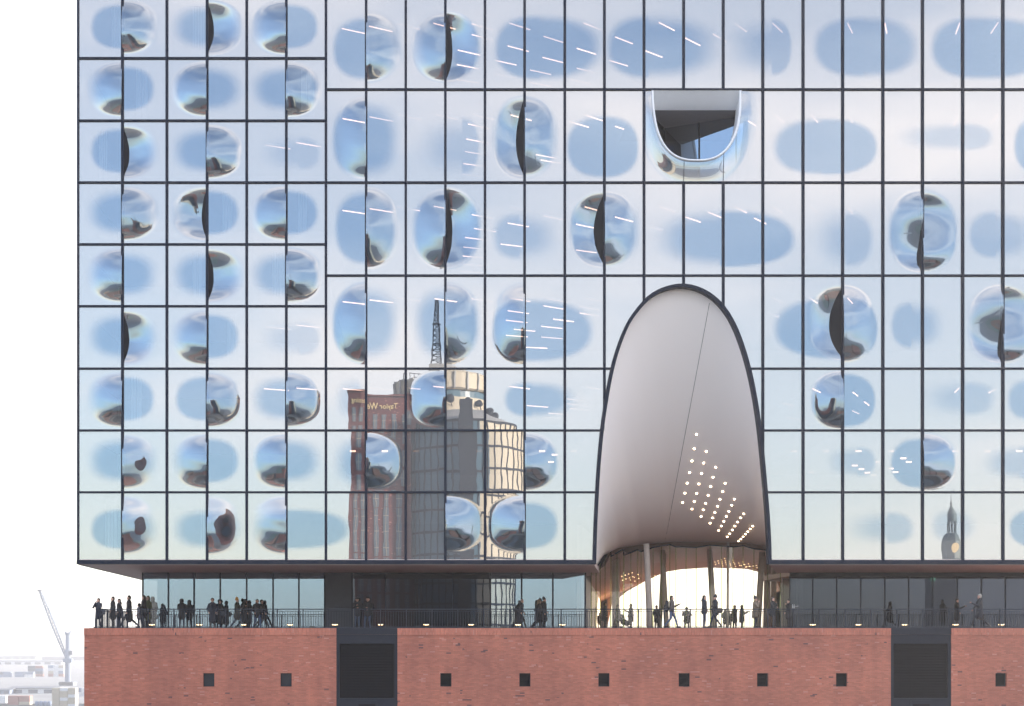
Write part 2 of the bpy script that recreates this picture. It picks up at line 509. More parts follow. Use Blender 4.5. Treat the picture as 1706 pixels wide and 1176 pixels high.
# curved panes: key (mullion px, side, row key) -> (type, extent px, yt, yb, amplitude)
CV = {}
left_c = ['Rx Rc Lx', 'Lx Lx Rx', 'Rc Rx --', 'Rx Lc Lx', 'Lx Rc Rx', 'Rc Lx --', 'Lx Rx Rx', 'Rx Lx Lx', 'Rx Rx Lx']
for r, line in enumerate(left_c):
    for c, code in enumerate(line.split()):
        if code == '--': continue
        y0, y1 = LR[r], LR[r+1]
        CV[([204,345,477][c], code[0], 'L%d' % r)] = (code[1], 60, y0+7, y1-7 - (0 if r < 8 else 6), (random.uniform(.155,.195)+.17*(HY-(y0+y1)/2)/1074)*(.62 if r >= 7 and code[0] == 'R' else 1), .30)
for xm, sd, r, ty, ex, yt, yb, am, wl_ in [
        (610,'R',0,'x',58,18,136,.40,0),(742,'R',0,'c',58,16,138,.55,.36),(742,'L',0,'x',55,20,136,.42,0),
        (610,'L',1,'x',56,160,299,.42,0),(874,'L',1,'c',55,158,297,.6,.42),(874,'R',1,'x',52,162,294,.5,0),
        (610,'R',2,'x',55,312,447,.46,0),(742,'R',2,'c',58,312,447,.6,.36),(742,'L',2,'x',56,316,447,.48,0),
        (1007,'L',2,'c',58,318,446,.6,.52),(1007,'R',2,'x',58,320,444,.48,0),
        (1537,'L',2,'t',58,318,452,.40,0),(1537,'R',2,'u',58,318,452,.40,0),
        (610,'L',3,'x',56,470,606,.44,0),(742,'R',3,'x',58,470,604,.46,0),(874,'L',3,'x',56,472,606,.52,0),
        (1404,'L',3,'c',60,474,600,.6,.62),(1404,'R',3,'x',58,474,604,.48,0),
        (1671,'L',3,'t',58,474,604,.36,0),(1671,'R',3,'u',58,474,604,.30,0),
        (742,'L',4,'x',63,618,714,.50,0),(1404,'L',4,'x',56,618,714,.50,0),
        (610,'R',5,'x',60,722,816,.50,0),(874,'R',5,'x',58,722,816,.48,0),(1537,'R',5,'x',58,722,816,.48,0),
        (742,'R',6,'x',63,826,920,.50,0),(874,'L',6,'x',63,826,920,.50,0)]:
    CV[(xm, sd, 'R%d' % r)] = (ty, ex, yt, yb, am*0.62, wl_)

pane_count = [0]
BULGE = 1.0
_ba = np.linspace(0, 1, 401)
_bs = np.where(_ba < .84, _ba**1.1, .84**1.1*(1-_ba)/.16)
_bi = np.r_[0, np.cumsum((_bs[1:]+_bs[:-1])/2)]
_bi = 1-_bi/_bi[-1]
def bprof(v):
    w_ = np.where(v < 0.06, (0.06-v)/1.06, (v-0.06)/0.94)
    return np.interp(np.clip(w_, 0, 1), _ba, _bi)
def pane(x0, x1, y0, y1, row, mode=None):
    """one pane between two mullions (photo px on the facade plane)"""
    cvs = []
    for (xm, sd) in ((x0, 'R'), (x1, 'L')):
        if (xm, sd, row) in CV: cvs.append((xm, sd) + CV[(xm, sd, row)])
    touched = any(o[0]-30 < x1 and o[1]+30 > x0 and o[2]-10 < y1 and o[3]+10 > y0 for o in OV)
    nx, ny = (26, int(34*max(1, (y1-y0)/110))) if cvs else ((20, int(28*max(1, (y1-y0)/120))) if touched else (4, 6))
    if mode: nx, ny = max(nx, 10), max(ny, 24)
    U, V = np.meshgrid(np.linspace(0, 1, nx+1), np.linspace(0, 1, ny+1))
    PX = x0 + (x1-x0)*U
    PY = y0 + (y1-y0)*V
    if mode == 'al':      # left of the arch
        xe = np.array([max(x0+0.5, min(x1, arch_l(y))) for y in PY[:, 0]])
        PX = x0 + (xe[:, None]-x0)*U
    elif mode == 'ar':
        xs = np.array([min(x1-0.5, max(x0, arch_r(y))) for y in PY[:, 0]])
        PX = xs[:, None] + (x1-xs[:, None])*U
    elif mode == 'at':
        ye = np.array([min(y1, arch_y(x)) for x in PX[0]])
        PY = y0 + (ye[None, :]-y0)*V
    mask = clear_mask(PX, PY) if touched else np.zeros_like(PX)
    Hh = np.zeros_like(PX); DX = np.zeros_like(PX)
    info = None
    for xm, sd, ty, ex, yt, yb, am, wl_ in cvs:
        u = np.clip(np.abs(PX-xm)/ex, 0, 1)
        v = np.clip((PY-(yt+yb)/2)/((yb-yt)/2)/np.sqrt(np.maximum(.05, 1-.93*u**2.4)), -1, 1)
        am = am*BULGE; Bv = bprof(v+random.uniform(-.07,.07)*(1-v*v)); Cu = (1-np.clip(u*random.uniform(.96,1.12),0,1)**2)**random.uniform(1.5,2.3)
        ph = [random.uniform(0, 6.28) for _ in range(4)]
        Hh += .007*Bv*Cu*(np.sin(7*v+ph[0])*np.cos(5*u+ph[1]) + .6*np.sin(13*v+ph[2]+4*u))
        if ty == 'x': Hh -= am*Bv*Cu
        elif ty == 'c':
            Hh += am*Bv*Cu*0.8
            DX += (1 if sd == 'R' else -1)*wl_*Bv*(1-u)
        elif ty == 't': Hh -= am*2.2*Bv*Cu*(-v)      # upper part out, lower part in
        elif ty == 'u': Hh += am*2.2*Bv*Cu*(-v)
        info = True
    a, b = random.gauss(0, .0013), random.gauss(0, .0012)
    c = random.gauss(0, .0006)
    X = (PX-853)*S + DX
    Z = CZ + (HY-PY)*S
    xc, zc = (x0+x1)/2, (y0+y1)/2
    Yv = Hh + 0.03 + a*(PX-xc)*S + b*(zc-PY)*S + c*(((PX-xc)*S)**2 + ((PY-zc)*S)**2*0.5)
    vs_ = np.stack([X, Yv, Z-DECK], -1).reshape(-1, 3)
    w = nx+1
    fs_ = [(j*w+i, (j+1)*w+i, (j+1)*w+i+1, j*w+i+1) for j in range(ny) for i in range(nx)]
    me = bpy.data.meshes.new('glass_pane')
    me.from_pydata(vs_.tolist(), [], fs_)
    at_ = me.attributes.new('frit', 'FLOAT', 'POINT')
    at_.data.foreach_set('value', mask.reshape(-1).astype(np.float32))
    me.polygons.foreach_set('use_smooth', [True]*len(me.polygons))
    me.materials.append(M['pane'])
    me.update()
    o = link('glass_pane', me, hall)
    pane_count[0] += 1
    # cheeks closing the gap between a curved edge and its mullion
    for xm, sd, ty, ex, yt, yb, am, wl_ in cvs:
        n = 28; sg = 1 if sd == 'R' else -1
        vv = []
        for k in range(n+1):
            y = yt + (yb-yt)*k/n
            v = (y-(yt+yb)/2)/((yb-yt)/2)
            B = float(bprof(np.array([v]))[0])
            hh = {'x': -am*B, 'c': am*B*0.8, 't': -am*2.2*B*(-v), 'u': am*2.2*B*(-v)}[ty]
            dx = sg*wl_*B if ty == 'c' else 0
            vv.append(((xm-853)*S + sg*0.03, 0.01, fz(y)-DECK))
            vv.append(((xm-853)*S + sg*0.03 + dx, 0.03+hh, fz(y)-DECK))
        ff = [(2*k, 2*k+1, 2*k+3, 2*k+2) for k in range(n)]
        MB().add(vv, ff).build('vent_cheek', M['dark'], o, True, fix=False)
    return o

ROWTOP = -170
for r in range(9):
    for i in range(6):
        pane(LB[i], LB[i+1], LR[r], LR[r+1], 'L%d' % r)
for r in range(7):
    for i in range(len(RB)-1):
        x0, x1, y0, y1 = RB[i], RB[i+1], RR[r], RR[r+1]
        if r == 1 and 1073 <= x0 < 1271: continue
        mode = None
        if y1 > 476 and x1 > 990 and x0 < 1282:
            if r == 3:
                mode = 'at' if 1073 <= x0 < 1205 else ('al' if x1 <= 1073 else 'ar')
            elif x0 < 1136:
                if x0 >= arch_l(y0): continue
                mode = 'al'
            else:
                if x1 <= arch_r(y0): continue
                mode = 'ar'
        pane(x0, x1, y0, y1, 'R%d' % r, mode)
for i in range(len(LB)-1): pane(LB[i], LB[i+1], ROWTOP, -6, 'top')
for i in range(len(RB)-1): pane(RB[i], RB[i+1], ROWTOP, -6, 'top')

# mullions and transoms
def vbar(px, ya, yb, w=0.135, name='mullion'):
    x = fx(px)
    MB().box(x-w/2, x+w/2, -0.07, 0.20, fz(yb)-DECK, fz(ya)-DECK).build(name, M['frame'], hall)
def hbar(xa, xb, py, w=0.105, name='transom'):
    z = fz(py)-DECK
    MB().box(fx(xa), fx(xb), -0.064, 0.194, z-w/2, z+w/2).build(name, M['frame'], hall)
for x in LB[:-1]:
    vbar(x, ROWTOP, 940, 0.10 if x == 130 else 0.135)
for x in RB:
    if 1073 < x < 1271:
        if x == 1205: vbar(x, ROWTOP, 149); vbar(x, 304, arch_y(x)-2)
        else: vbar(x, ROWTOP, 149); vbar(x, 304, arch_y(x)-2)
    elif 990 < x < 1282:
        vbar(x, ROWTOP, arch_y(x)-2)
    else:
        vbar(x, ROWTOP, 940)
for y in LR[1:-1]: hbar(130, 543, y)
for y in RR[1:-1]:
    if y < 476: hbar(543, 2005, y)
    else:
        hbar(543, arch_l(y), y); hbar(arch_r(y), 2005, y)
hbar(130, 2005, -6)
# bottom frame
for xa, xb in ((128, 989), (1283, 2006)):
    MB().box(fx(xa), fx(xb), -0.09, 0.22, fz(940)-DECK, fz(933)-DECK).build('bottom_frame', M['frame'], hall)
# arch trim
def densify(pts, n):
    p = np.array(pts, float)
    # Catmull-Rom resample
    d = np.r_[0, np.cumsum(np.hypot(*np.diff(p, axis=0).T))]
    tt = np.linspace(0, d[-1], n)
    out = []
    for t in tt:
        i = int(np.clip(np.searchsorted(d, t)-1, 0, len(p)-2))
        f = (t-d[i])/(d[i+1]-d[i])
        p0 = p[max(i-1, 0)]; p1 = p[i]; p2 = p[i+1]; p3 = p[min(i+2, len(p)-1)]
        out.append(0.5*((2*p1)+(-p0+p2)*f+(2*p0-5*p1+4*p2-p3)*f*f+(-p0+3*p1-3*p2+p3)*f**3))
    return np.array(out)
AD = densify(ARCH, 96)
trim = [(fx(x), fz(y)-DECK) for x, y in AD]
MB().sweep(trim, 0.185, -0.15, 0.35).build('arch_trim', M['frame'], hall, fix=True)

# ------------------------------------------------------------------ vault behind the arch
GY = [(985,9.0),(1000,9.5),(1017,10.3),(1018,10.8),(1038,11.3),(1039.5,11.9),(1062,12.1),(1068,12.4),(1088,12.0),(1116,12.7),(1126,12.3),(1160,12.5),
      (1183,12.9),(1221,12.3),(1238,12.8),(1256,12.4),(1279,12.7),(1300,11.6),(1318,9.2)]
GT = [(985,950),(996,944),(1017,905),(1018,927),(1038,915),(1039.5,925),(1062,916),(1068,919),(1088,912),(1116,907),(1126,911),(1160,912),(1183,908),
      (1221,911),(1238,909),(1256,914),(1279,917),(1300,930),(1318,946)]
_gy = np.array(GY, float); _gt = np.array(GT, float)
def gdepth(px): return float(np.interp(px, _gy[:, 0], _gy[:, 1]))
def gtop(px): return float(np.interp(px, _gt[:, 0], _gt[:, 1]))
NT, NS = 95, 26
vv = []
for j in range(NS+1):
    s = j/NS
    for i in range(NT+1):
        x, y = AD[i]
        tt = i/NT
        # foot of the shell: the head of the glass curtain
        q = 0.5 - 0.5*math.cos(math.pi*tt)
        q = 0.35*tt + 0.65*q
        bpx = 992 + (1296-992)*q
        sm_t = float(np.interp(bpx, [992, 1006, 1030, 1065, 1116, 1180, 1240, 1279, 1296], [942, 925, 913, 908, 903, 903, 904, 911, 926]))
        sm_d = float(np.interp(bpx, [992, 1030, 1065, 1116, 1240, 1279, 1296], [9.4, 11.3, 12.6, 13.0, 13.1, 12.9, 12.0]))
        bk = at(bpx, sm_t, sm_d)
        f = Vector((fx(x), 0.30, fz(y)))
        g = 1-(1-s)**1.7
        gy_ = s**1.15
        P = Vector((f.x + (bk.x-f.x)*(0.5*s+0.5*g), f.y + (bk.y-f.y)*gy_, f.z + (bk.z-f.z)*g))
        vv.append((P.x, P.y, P.z-DECK))
ff = [(j*(NT+1)+i, j*(NT+1)+i+1, (j+1)*(NT+1)+i+1, (j+1)*(NT+1)+i) for j in range(NS) for i in range(NT)]
vault = MB().add(vv, ff).build('vault', M['vault'], hall, True, fix=False)
vbvh = BVHTree.FromPolygons([Vector(v)+Vector((0,0,DECK)) for v in vv], ff)
def on_vault(px, py):
    d = (at(px, py, 0)-CAM).normalized()
    h = vbvh.ray_cast(CAM, d)
    return h[0], h[1]
# seam
pts = []
for k in range(40):
    t = k/39
    px = 1182 + (1107-1182)*t; py = 505 + (908-505)*t
    p, n = on_vault(px, py)
    if p: pts.append((p, n))
mb = MB()
for (a, na), (b, nb) in zip(pts[:-1], pts[1:]):
    q = -1 if na.dot(a-CAM) > 0 else 1
    mb.bar(a + na*0.0*q - Vector((0,0,DECK)), b - Vector((0,0,DECK)), 0.012, 4, cap=False)
mb.build('vault_seam', M['steel'], vault)
spots = [(760,467),(745,558),(822,575),(731,635),(805,648),(882,675),(716,708),(792,714),(865,738),(942,776),(701,775),(775,780),(850,797),(926,828),
 (1000,876),(686,838),(761,840),(834,852),(909,877),(984,914),(672,897),(746,891),(818,902),(893,921),(965,953),(1060,968),(731,938),(803,943),(876,960),
 (949,985),(1040,993),(789,985),(862,994),(933,1016),(1020,1020),(846,1027),(917,1045),(1003,1045),(1117,1046),(900,1073),(987,1070),(1100,1063),(970,1093),
 (1085,1080),(955,1112),(1070,1096),(1055,1112),(1040,1127),(1025,1140),(1010,1155)]
sm = MB().lathe([(0, -.05), (.045, -.046), (.06, -.015), (.06, .03)], n=10)
sme = sm.mesh('downlight'); sme.materials.append(M['spot'])
rm = MB().lathe([(.06, .0), (.09, -.012), (.10, .01), (.09, .03)], n=10)
rme = rm.mesh('downlight_ring'); rme.materials.append(M['white'])
for zx, zy in spots:
    p, n = on_vault(960+zx/3.793, 600+zy/3.793)
    if p is None: continue
    if n.dot(p-CAM) < 0: n = -n
    rot = n.to_track_quat('Z', 'Y').to_euler()
    d = link('downlight', sme, vault, p - n*0.02 - Vector((0,0,DECK)), rot)
    link('downlight_ring', rme, d)

# glass curtain under the vault, sheet by sheet
cx_ = [985, 993, 1000, 1008, 1017, 1018, 1028, 1038, 1039.5, 1051, 1062, 1068, 1078, 1088, 1102, 1116, 1126, 1143, 1160, 1183, 1202, 1221, 1238, 1256, 1279, 1300, 1318]
for a, b in zip(cx_[:-1], cx_[1:]):
    A = at(a, gtop(a), gdepth(a)); B = at(b, gtop(b), gdepth(b))
    narrow = b-a < 3
    mb = MB().add([(A.x, A.y, 0.0), (B.x, B.y, 0.0), (B.x, B.y, B.z-DECK), (A.x, A.y, A.z-DECK)], [(0,1,2,3)])
    mb.build('curtain_pane', M['green'] if narrow else M['curtain'], hall)
    if not narrow:
        dn = Vector((B.y-A.y, -(B.x-A.x), 0)).normalized()*0.02
        mb = MB().bar((A.x, A.y, 0), (A.x, A.y, A.z-DECK), 0.028, 4)
        mb.build('curtain_edge', M['green'], hall)
mb = MB()
for a, b in zip(cx_[:-1], cx_[1:]):
    A = at(a, gtop(a), gdepth(a)); B = at(b, gtop(b), gdepth(b))
    mb.bar((A.x, A.y, A.z-DECK), (B.x, B.y, B.z-DECK), 0.045, 5)
mb.build('curtain_head_rail', M['steel'], hall)

# ------------------------------------------------------------------ soffit, plaza, interior
SOF = fz(941)
GYF = 9.0            # plaza glass line
X_L = fx(130)
# soffit left of the arch: a sheet with the sloping left edge
def slab(name, poly, z0, z1, mat, parent=hall):
    n = len(poly)
    vs_ = [(x, y, z0-DECK) for x, y in poly] + [(x, y, z1-DECK) for x, y in poly]
    fs_ = [tuple(range(n))[::-1], tuple(range(n, 2*n))] + [(i, (i+1) % n, n+(i+1) % n, n+i) for i in range(n)]
    return MB().add(vs_, fs_).build(name, mat, parent)
slab('soffit', [(X_L+.02, 0.02), (fx(990), 0.02), (at(990,0,9.4).x+.3, 9.4), (at(990,0,9.4).x+.3, 14), (-14, 14), (-14, 20.5), (at(236,0,20).x, 20.5)], SOF, SOF+0.3, M['soffit'])
slab('soffit', [(fx(1282), 0.02), (fx(2006), 0.02), (fx(2006)+4, 22), (at(1316,0,9.4).x+1.0, 22), (at(1316,0,9.4).x+1.0, 9.4), (at(1300,0,9.4).x-0.2, 9.4)], SOF, SOF+0.3, M['soffit'])
# plaza deck and coping edge
mb = MB().box(fx(139)+.25, fx(2006)+8, 0.30, 34, -0.25, 0.0)
mb.build('plaza_deck', M['deck'], hall)
# plaza ceiling beyond the glass, between front curtain and rear opening
ceil_v, ceil_f = [], []
NXc, NYc = 30, 10
for j in range(NYc+1):
    Y = 12.9 + (29-12.9)*j/NYc
    for i in range(NXc+1):
        px = 985 + (1345-985)*i/NXc
        f = j/NYc
        z0 = at(px, gtop(px), gdepth(px)).z
        pxr = px
        yr = float(np.interp(pxr, [985, 1040, 1075, 1110, 1140, 1185, 1250, 1300, 1345], [1010, 985, 968, 952, 947, 944, 946, 950, 960]))
        z1 = at(px, yr, 29).z
        z = z0 + (z1-z0)*f + 0.5*math.sin(f*math.pi)*0.6
        x0 = at(px, 0, 12.9).x; x1 = at(px, 0, 29).x
        ceil_v.append((x0+(x1-x0)*f, Y if j else gdepth(px)+0.1, z-DECK))
ceil_f = [(j*(NXc+1)+i, j*(NXc+1)+i+1, (j+1)*(NXc+1)+i+1, (j+1)*(NXc+1)+i) for j in range(NYc) for i in range(NXc)]
pc = MB().add(ceil_v, ceil_f).build('plaza_ceiling', M['wood'], hall, True)
cbvh = BVHTree.FromPolygons([Vector(v)+Vector((0,0,DECK)) for v in ceil_v], ceil_f)
sm2 = MB().lathe([(0, -.02), (.022, -.018), (.03, 0), (.03, .03)], n=8).mesh('downlight'); sm2.materials.append(M['decklamp'])
cl = []
for (xa, ya, xb, yb, n, rows, dy) in [(1191,936,1207,930,6,3,2.4),(1203,939,1221,933,6,3,2.2),(1217,941,1238,936,7,3,2.4),(1235,942,1247,939,5,3,2.4),(1244,944,1260,942,6,2,2.2),
                                       (1036,960,1053,954,6,3,4),(1050,966,1063,957,5,3,4),(1084,960,1112,956,9,2,2.5),(1268,951,1294,951,8,2,3)]:
    n = max(3, n//2+1)
    for k in range(n):
        for q in range(min(2, rows)):
            cl.append((xa+(xb-xa)*k/(n-1)+q*1.2, ya+(yb-ya)*k/(n-1)+q*dy*1.6))
for px, py in cl:
    h = cbvh.ray_cast(CAM, (at(px, py, 0)-CAM).normalized())
    if h[0]:
        link('ceiling_downlight', sm2, pc, h[0]-Vector((0,0,DECK+0.01)))
# tunnel side walls
def wallq(name, p, q, z0, z1, mat, parent=hall, th=0.3):
    (x0, y0), (x1, y1) = p, q
    L = math.hypot(x1-x0, y1-y0); nx, ny = -(y1-y0)/L*th, (x1-x0)/L*th
    return slab(name, [(x0,y0),(x1,y1),(x1+nx,y1+ny),(x0+nx,y0+ny)], z0, z1, mat, parent)
xl0 = at(985, 0, 9.2).x
wallq('tunnel_wall', (at(985,0,12).x-.6, 12.0), (at(1012,0,29).x-.5, 29), DECK, 43.5, M['column'])
wallq('tunnel_wall', (at(1322,0,10).x+.6, 10), (at(1302,0,29).x+1.2, 29), DECK, 43.5, M['column'])
# rear arch: wall with the big opening to the sky on the far side
xa, xb = at(1012,0,29).x, at(1300,0,29).x
hole = [(xa, DECK)]
for px in range(1012, 1301, 8):
    yr = float(np.interp(px, [1012, 1020, 1045, 1075, 1110, 1140, 1185, 1250, 1290, 1300], [1044, 1005, 985, 968, 952, 947, 944, 946, 956, 985]))
    p = at(px, yr, 29); hole.append((p.x, p.z))
hole.append((xb, DECK))
vs_ = []; fs_ = []
for i, (x, z) in enumerate(hole):
    vs_ += [(x, 29, z-DECK), (x, 29, 14), (x, 30.5, z-DECK), (x, 30.5, 14)]
for i in range(len(hole)-1):
    a = i*4; b = a+4
    fs_ += [(a, b, b+1, a+1), (a+2, a+3, b+3, b+2), (a, a+2, b+2, b)]
MB().add(vs_, fs_).build('rear_arch_wall', M['wood'], hall)
MB().box(at(262,0,29).x, xa, 29, 30.5, 0, 40).build('rear_wall', M['wall_in'], hall)
MB().box(xb, fx(2006)+6, 29, 30.5, 0, 40).build('rear_wall', M['wall_in'], hall)
MB().box(xa, xb, 29, 30.5, 14, 40).build('rear_wall', M['wall_in'], hall)
# slanted columns in the passage: foot px, head px, depth, radius
for fpx, hpx, Y, r0, r1, top in [(1083,1077,11.2,.24,.22,5.3),(1099,1106,20,.16,.22,5.2),(1111,1103,16,.2,.22,5.2),(1190,1182,18,.26,.22,5.4),(1262,1270,17,.26,.24,5.2),
                                 (1277,1279,21,.3,.28,5),(1287,1290,22,.22,.25,4.8),(1026,1026,15,.3,.3,4.6),(1212,1213,14.0,.10,.10,5.7)]:
    a = at(fpx, 1046, Y); b = at(hpx, 1046, Y)
    mb = MB().bar((a.x, Y, 0), (b.x, Y, top), r0*.8, 16, r1*.8)
    mb.build('column', M['column'], hall, True)

# plaza glass walls
def glasswall(xs, Y, z0, z1, mat, name, mw=0.09, mm=None):
    for a, b in zip(xs[:-1], xs[1:]):
        A = at(a, 0, Y).x; B = at(b, 0, Y).x
        MB().add([(A, Y, z0-DECK), (B, Y, z0-DECK), (B, Y, z1-DECK), (A, Y, z1-DECK)], [(0,1,2,3)]).build(name, mat, hall)
    for a in xs:
        A = at(a, 0, Y).x
        MB().box(A-mw/2, A+mw/2, Y-0.06, Y+0.10, z0-DECK, z1-DECK).build('plaza_mullion', M['frame'], hall)
glasswall([238, 280.6, 323.5, 367, 411, 455, 498, 541], GYF, DECK, SOF, M['plain'], 'plaza_pane')
glasswall([541, 587], GYF, DECK, SOF, M['opaque'], 'grey_panel')
glasswall([587, 642, 698, 754, 817], GYF, DECK, SOF, M['smoked'], 'smoked_pane', 0.03)
glasswall([817, 869], GYF, DECK, SOF, M['plain'], 'plaza_pane')
glasswall([869, 921, 975], GYF, DECK, SOF, M['plain'], 'plaza_pane')
glasswall([1316, 1354, 1394, 1434, 1474, 1514, 1554, 1595, 1635, 1675, 1716, 1757, 1798, 1839, 1880, 1921, 1962], GYF, DECK, SOF-0.25, M['smoked'], 'smoked_pane', 0.05)
MB().box(at(1316,0,GYF).x, at(1962,0,GYF).x, GYF-.1, GYF+.1, SOF-0.25-DECK, SOF-DECK).build('head_band', M['slat'], hall)
# side glass of the plaza at its left end
xs_ = at(238,0,GYF).x
MB().add([(xs_, GYF, 0), (xs_, 20, 0), (xs_, 20, SOF-DECK), (xs_, GYF, SOF-DECK)], [(0,1,2,3)]).build('plaza_pane', M['plain'], hall)
# dark rooms behind the plaza glass
MB().box(at(541,0,9.6).x, at(985,0,12).x-.7, 12.2, 12.5, 0, SOF-DECK).build('inner_wall', M['wall_in'], hall)
MB().box(xs_+.5, at(541,0,9.6).x, 19, 19.3, 0, SOF-DECK).build('inner_wall', M['wall_in'], hall)
MB().box(at(1318,0,10).x+1.2, fx(2006)+6, 17, 17.3, 0, SOF-DECK).build('inner_wall', M['wall_in'], hall)
# exit sign and lavatory signs on the dark glass
p = at(1555, 965, GYF+0.6)
MB().box(p.x-.14, p.x+.14, p.y, p.y+.08, p.z-.09-DECK, p.z+.09-DECK).build('exit_sign', M['exit'], hall)
mb = MB()
for k, px in enumerate((1320.5, 1323.2)):
    p = at(px, 1010, GYF-0.02)
    mb.box(p.x-.035, p.x+.035, p.y-.01, p.y, p.z-.12-DECK, p.z+.05-DECK)
    mb.box(p.x-.022, p.x+.022, p.y-.01, p.y, p.z+.065-DECK, p.z+.11-DECK)
p = at(1327.5, 1010, GYF-0.02)
mb.box(p.x-.07, p.x+.03, p.y-.01, p.y, p.z-.02-DECK, p.z+.015-DECK)
mb.add([(p.x+.03, p.y-.005, p.z-.06-DECK), (p.x+.10, p.y-.005, p.z-.0025-DECK), (p.x+.03, p.y-.005, p.z+.055-DECK)], [(0,1,2)])
mb.build('pictogram_sign', M['mark'], hall)
# storeys: floor slabs, rear walls of the foyers, party wall between hotel and foyers
for y in sorted(set(LR[1:-1])):
    z = fz(y)-DECK
    MB().box(X_L+.3, fx(543)-.1, 0.25, 9, z-.16, z+.16).build('floor_slab', M['ceiling'], hall)
for y in RR[:-1]:
    z = fz(y)-DECK
    if y < 470:
        MB().box(fx(543)+.1, fx(2006), 0.25, 20, z-.14, z+.16).build('floor_slab', M['ceiling'], hall)
    else:
        MB().box(fx(543)+.1, fx(985), 0.25, 20, z-.14, z+.16).build('floor_slab', M['ceiling'], hall)
        MB().box(fx(1400), fx(2006), 0.25, 20, z-.14, z+.16).build('floor_slab', M['ceiling'], hall)
MB().box(X_L+.3, fx(543), 9, 9.3, SOF+.35-DECK, 40).build('room_wall', M['column'], hall)
MB().box(fx(543)-.1, fx(543)+.1, 0.3, 20, SOF+.35-DECK, 40).build('party_wall', M['wall_in'], hall)
MB().box(fx(543), fx(2006)+5, 20, 20.4, SOF+5-DECK, 40).build('foyer_wall', M['column'], hall)
MB().box(X_L, fx(2006)+5, 0.1, 30.5, 40, 41).build('roof', M['steel'], hall)
MB().box(fx(2006)+.02, fx(2006)+.3, 0.1, 30, SOF+.35-DECK, 40).build('end_wall', M['wall_in'], hall)
slab('side_wall', [(X_L, 0.25), (X_L+.2, 0.25), (at(236,0,20).x+.2, 20.5), (at(236,0,20).x, 20.5)], SOF, DECK+40, M['opaque'])

# ------------------------------------------------------------------ scooped balcony
UX0, UX1, UY0, UYB = 1087.0, 1233.0, 150.0, 269.0
UC, UA, UB_ = (UX0+UX1)/2, (UX1-UX0)/2, UYB-UY0
def u_y(x):
    t = abs((x-UC)/UA)
    return UY0 + UB_*(1-min(1, t)**2.6)**(1/2.6)
def scoop_h(px, py):
    r = (np.abs((px-UC)/UA)**2.6 + np.abs((py-UY0)/UB_)**2.6)**(1/2.6)
    k = np.clip((r-1)/0.34, 0, 1)
    k = 1-k*k*(3-2*k)
    tp = np.clip((py-150)/45, 0, 1)
    return 0.17*k*(0.1+0.9*tp*tp*(3-2*tp))
tcol = np.concatenate([np.linspace(1073, 1087, 8)[:-1], UC - UA*np.cos(np.linspace(0, math.pi, 61)), np.linspace(1233, 1271, 16)[1:]])
tcol[7] = UX0; tcol[67] = UX1
ny = 34
PX = np.tile(tcol[None, :], (ny+1, 1))
st = np.array([u_y(x) if UX0 < x < UX1 else 149.0 for x in tcol])
PY = st[None, :] + (304-st[None, :])*np.linspace(0, 1, ny+1)[:, None]
Hh = scoop_h(PX, PY)
rr = (np.abs((PX-UC-8)/(UA+24))**2.6 + np.abs((PY-UY0)/(UB_+28))**2.6)**(1/2.6)
mask = np.clip((1.02-rr)/0.2, 0, 1)*np.clip((PY-150)/60, 0, 1)
vs_ = np.stack([(PX-853)*S, 0.03-Hh, CZ+(HY-PY)*S-DECK], -1).reshape(-1, 3)
w = PX.shape[1]
fs_ = [(j*w+i, (j+1)*w+i, (j+1)*w+i+1, j*w+i+1) for j in range(ny) for i in range(w-1)]
me = bpy.data.meshes.new('glass_pane'); me.from_pydata(vs_.tolist(), [], fs_)
a_ = me.attributes.new('frit', 'FLOAT', 'POINT'); a_.data.foreach_set('value', mask.reshape(-1).astype(np.float32))
me.polygons.foreach_set('use_smooth', [True]*len(me.polygons)); me.materials.append(M['pane']); me.update()
scp = link('glass_pane', me, hall)
for px in (1139, 1205):
    mb = MB(); pv = None
    for k in range(13):
        py = u_y(px) + (304-u_y(px))*k/12
        p = (fx(px), 0.02-float(scoop_h(np.array([px]), np.array([py]))[0]), fz(py)-DECK)
        if pv: mb.bar(pv, p, 0.017, 4, cap=False)
        pv = p
    mb.build('joint', M['frame'], scp)
# rim and shell of the scoop
mb = MB(); pv = None
rim = [(UX0, 151.5)] + [(x, u_y(x)) for x in (UC - UA*np.cos(np.linspace(0.03, math.pi-0.03, 60)))] + [(UX1, 151.5)]
rv, rf = [], []
NR = 8
rp = [Vector((fx(x), -float(scoop_h(np.array([x]), np.array([y]))[0])+.02, fz(y)-DECK)) for x, y in rim]
for i, p in enumerate(rp):
    a = rp[max(0, i-1)]; b = rp[min(len(rp)-1, i+1)]
    d = (b-a).normalized(); u = Vector((0,1,0)); wv = d.cross(u).normalized()
    for k in range(NR):
        t = 2*math.pi*k/NR
        rv.append(p + u*math.cos(t)*0.12 + wv*math.sin(t)*0.07)
rf = [(i*NR+k, i*NR+(k+1) % NR, (i+1)*NR+(k+1) % NR, (i+1)*NR+k) for i in range(len(rp)-1) for k in range(NR)]
MB().add(rv, rf).build('balcony_rim', M['white'], hall, True)
vs_ = []
for p in rp:
    vs_ += [(p.x, p.y+.05, p.z), (p.x, 0.35, p.z), (p.x, 1.1, p.z+.05)]
fs_ = []
for i in range(len(rp)-1):
    fs_ += [(3*i, 3*i+3, 3*i+4, 3*i+1), (3*i+1, 3*i+4, 3*i+5, 3*i+2)]
MB().add(vs_, fs_).build('balcony_shell', M['white'], hall, True)
x0, x1 = fx(UX0), fx(UX1)
zt = fz(150)-DECK
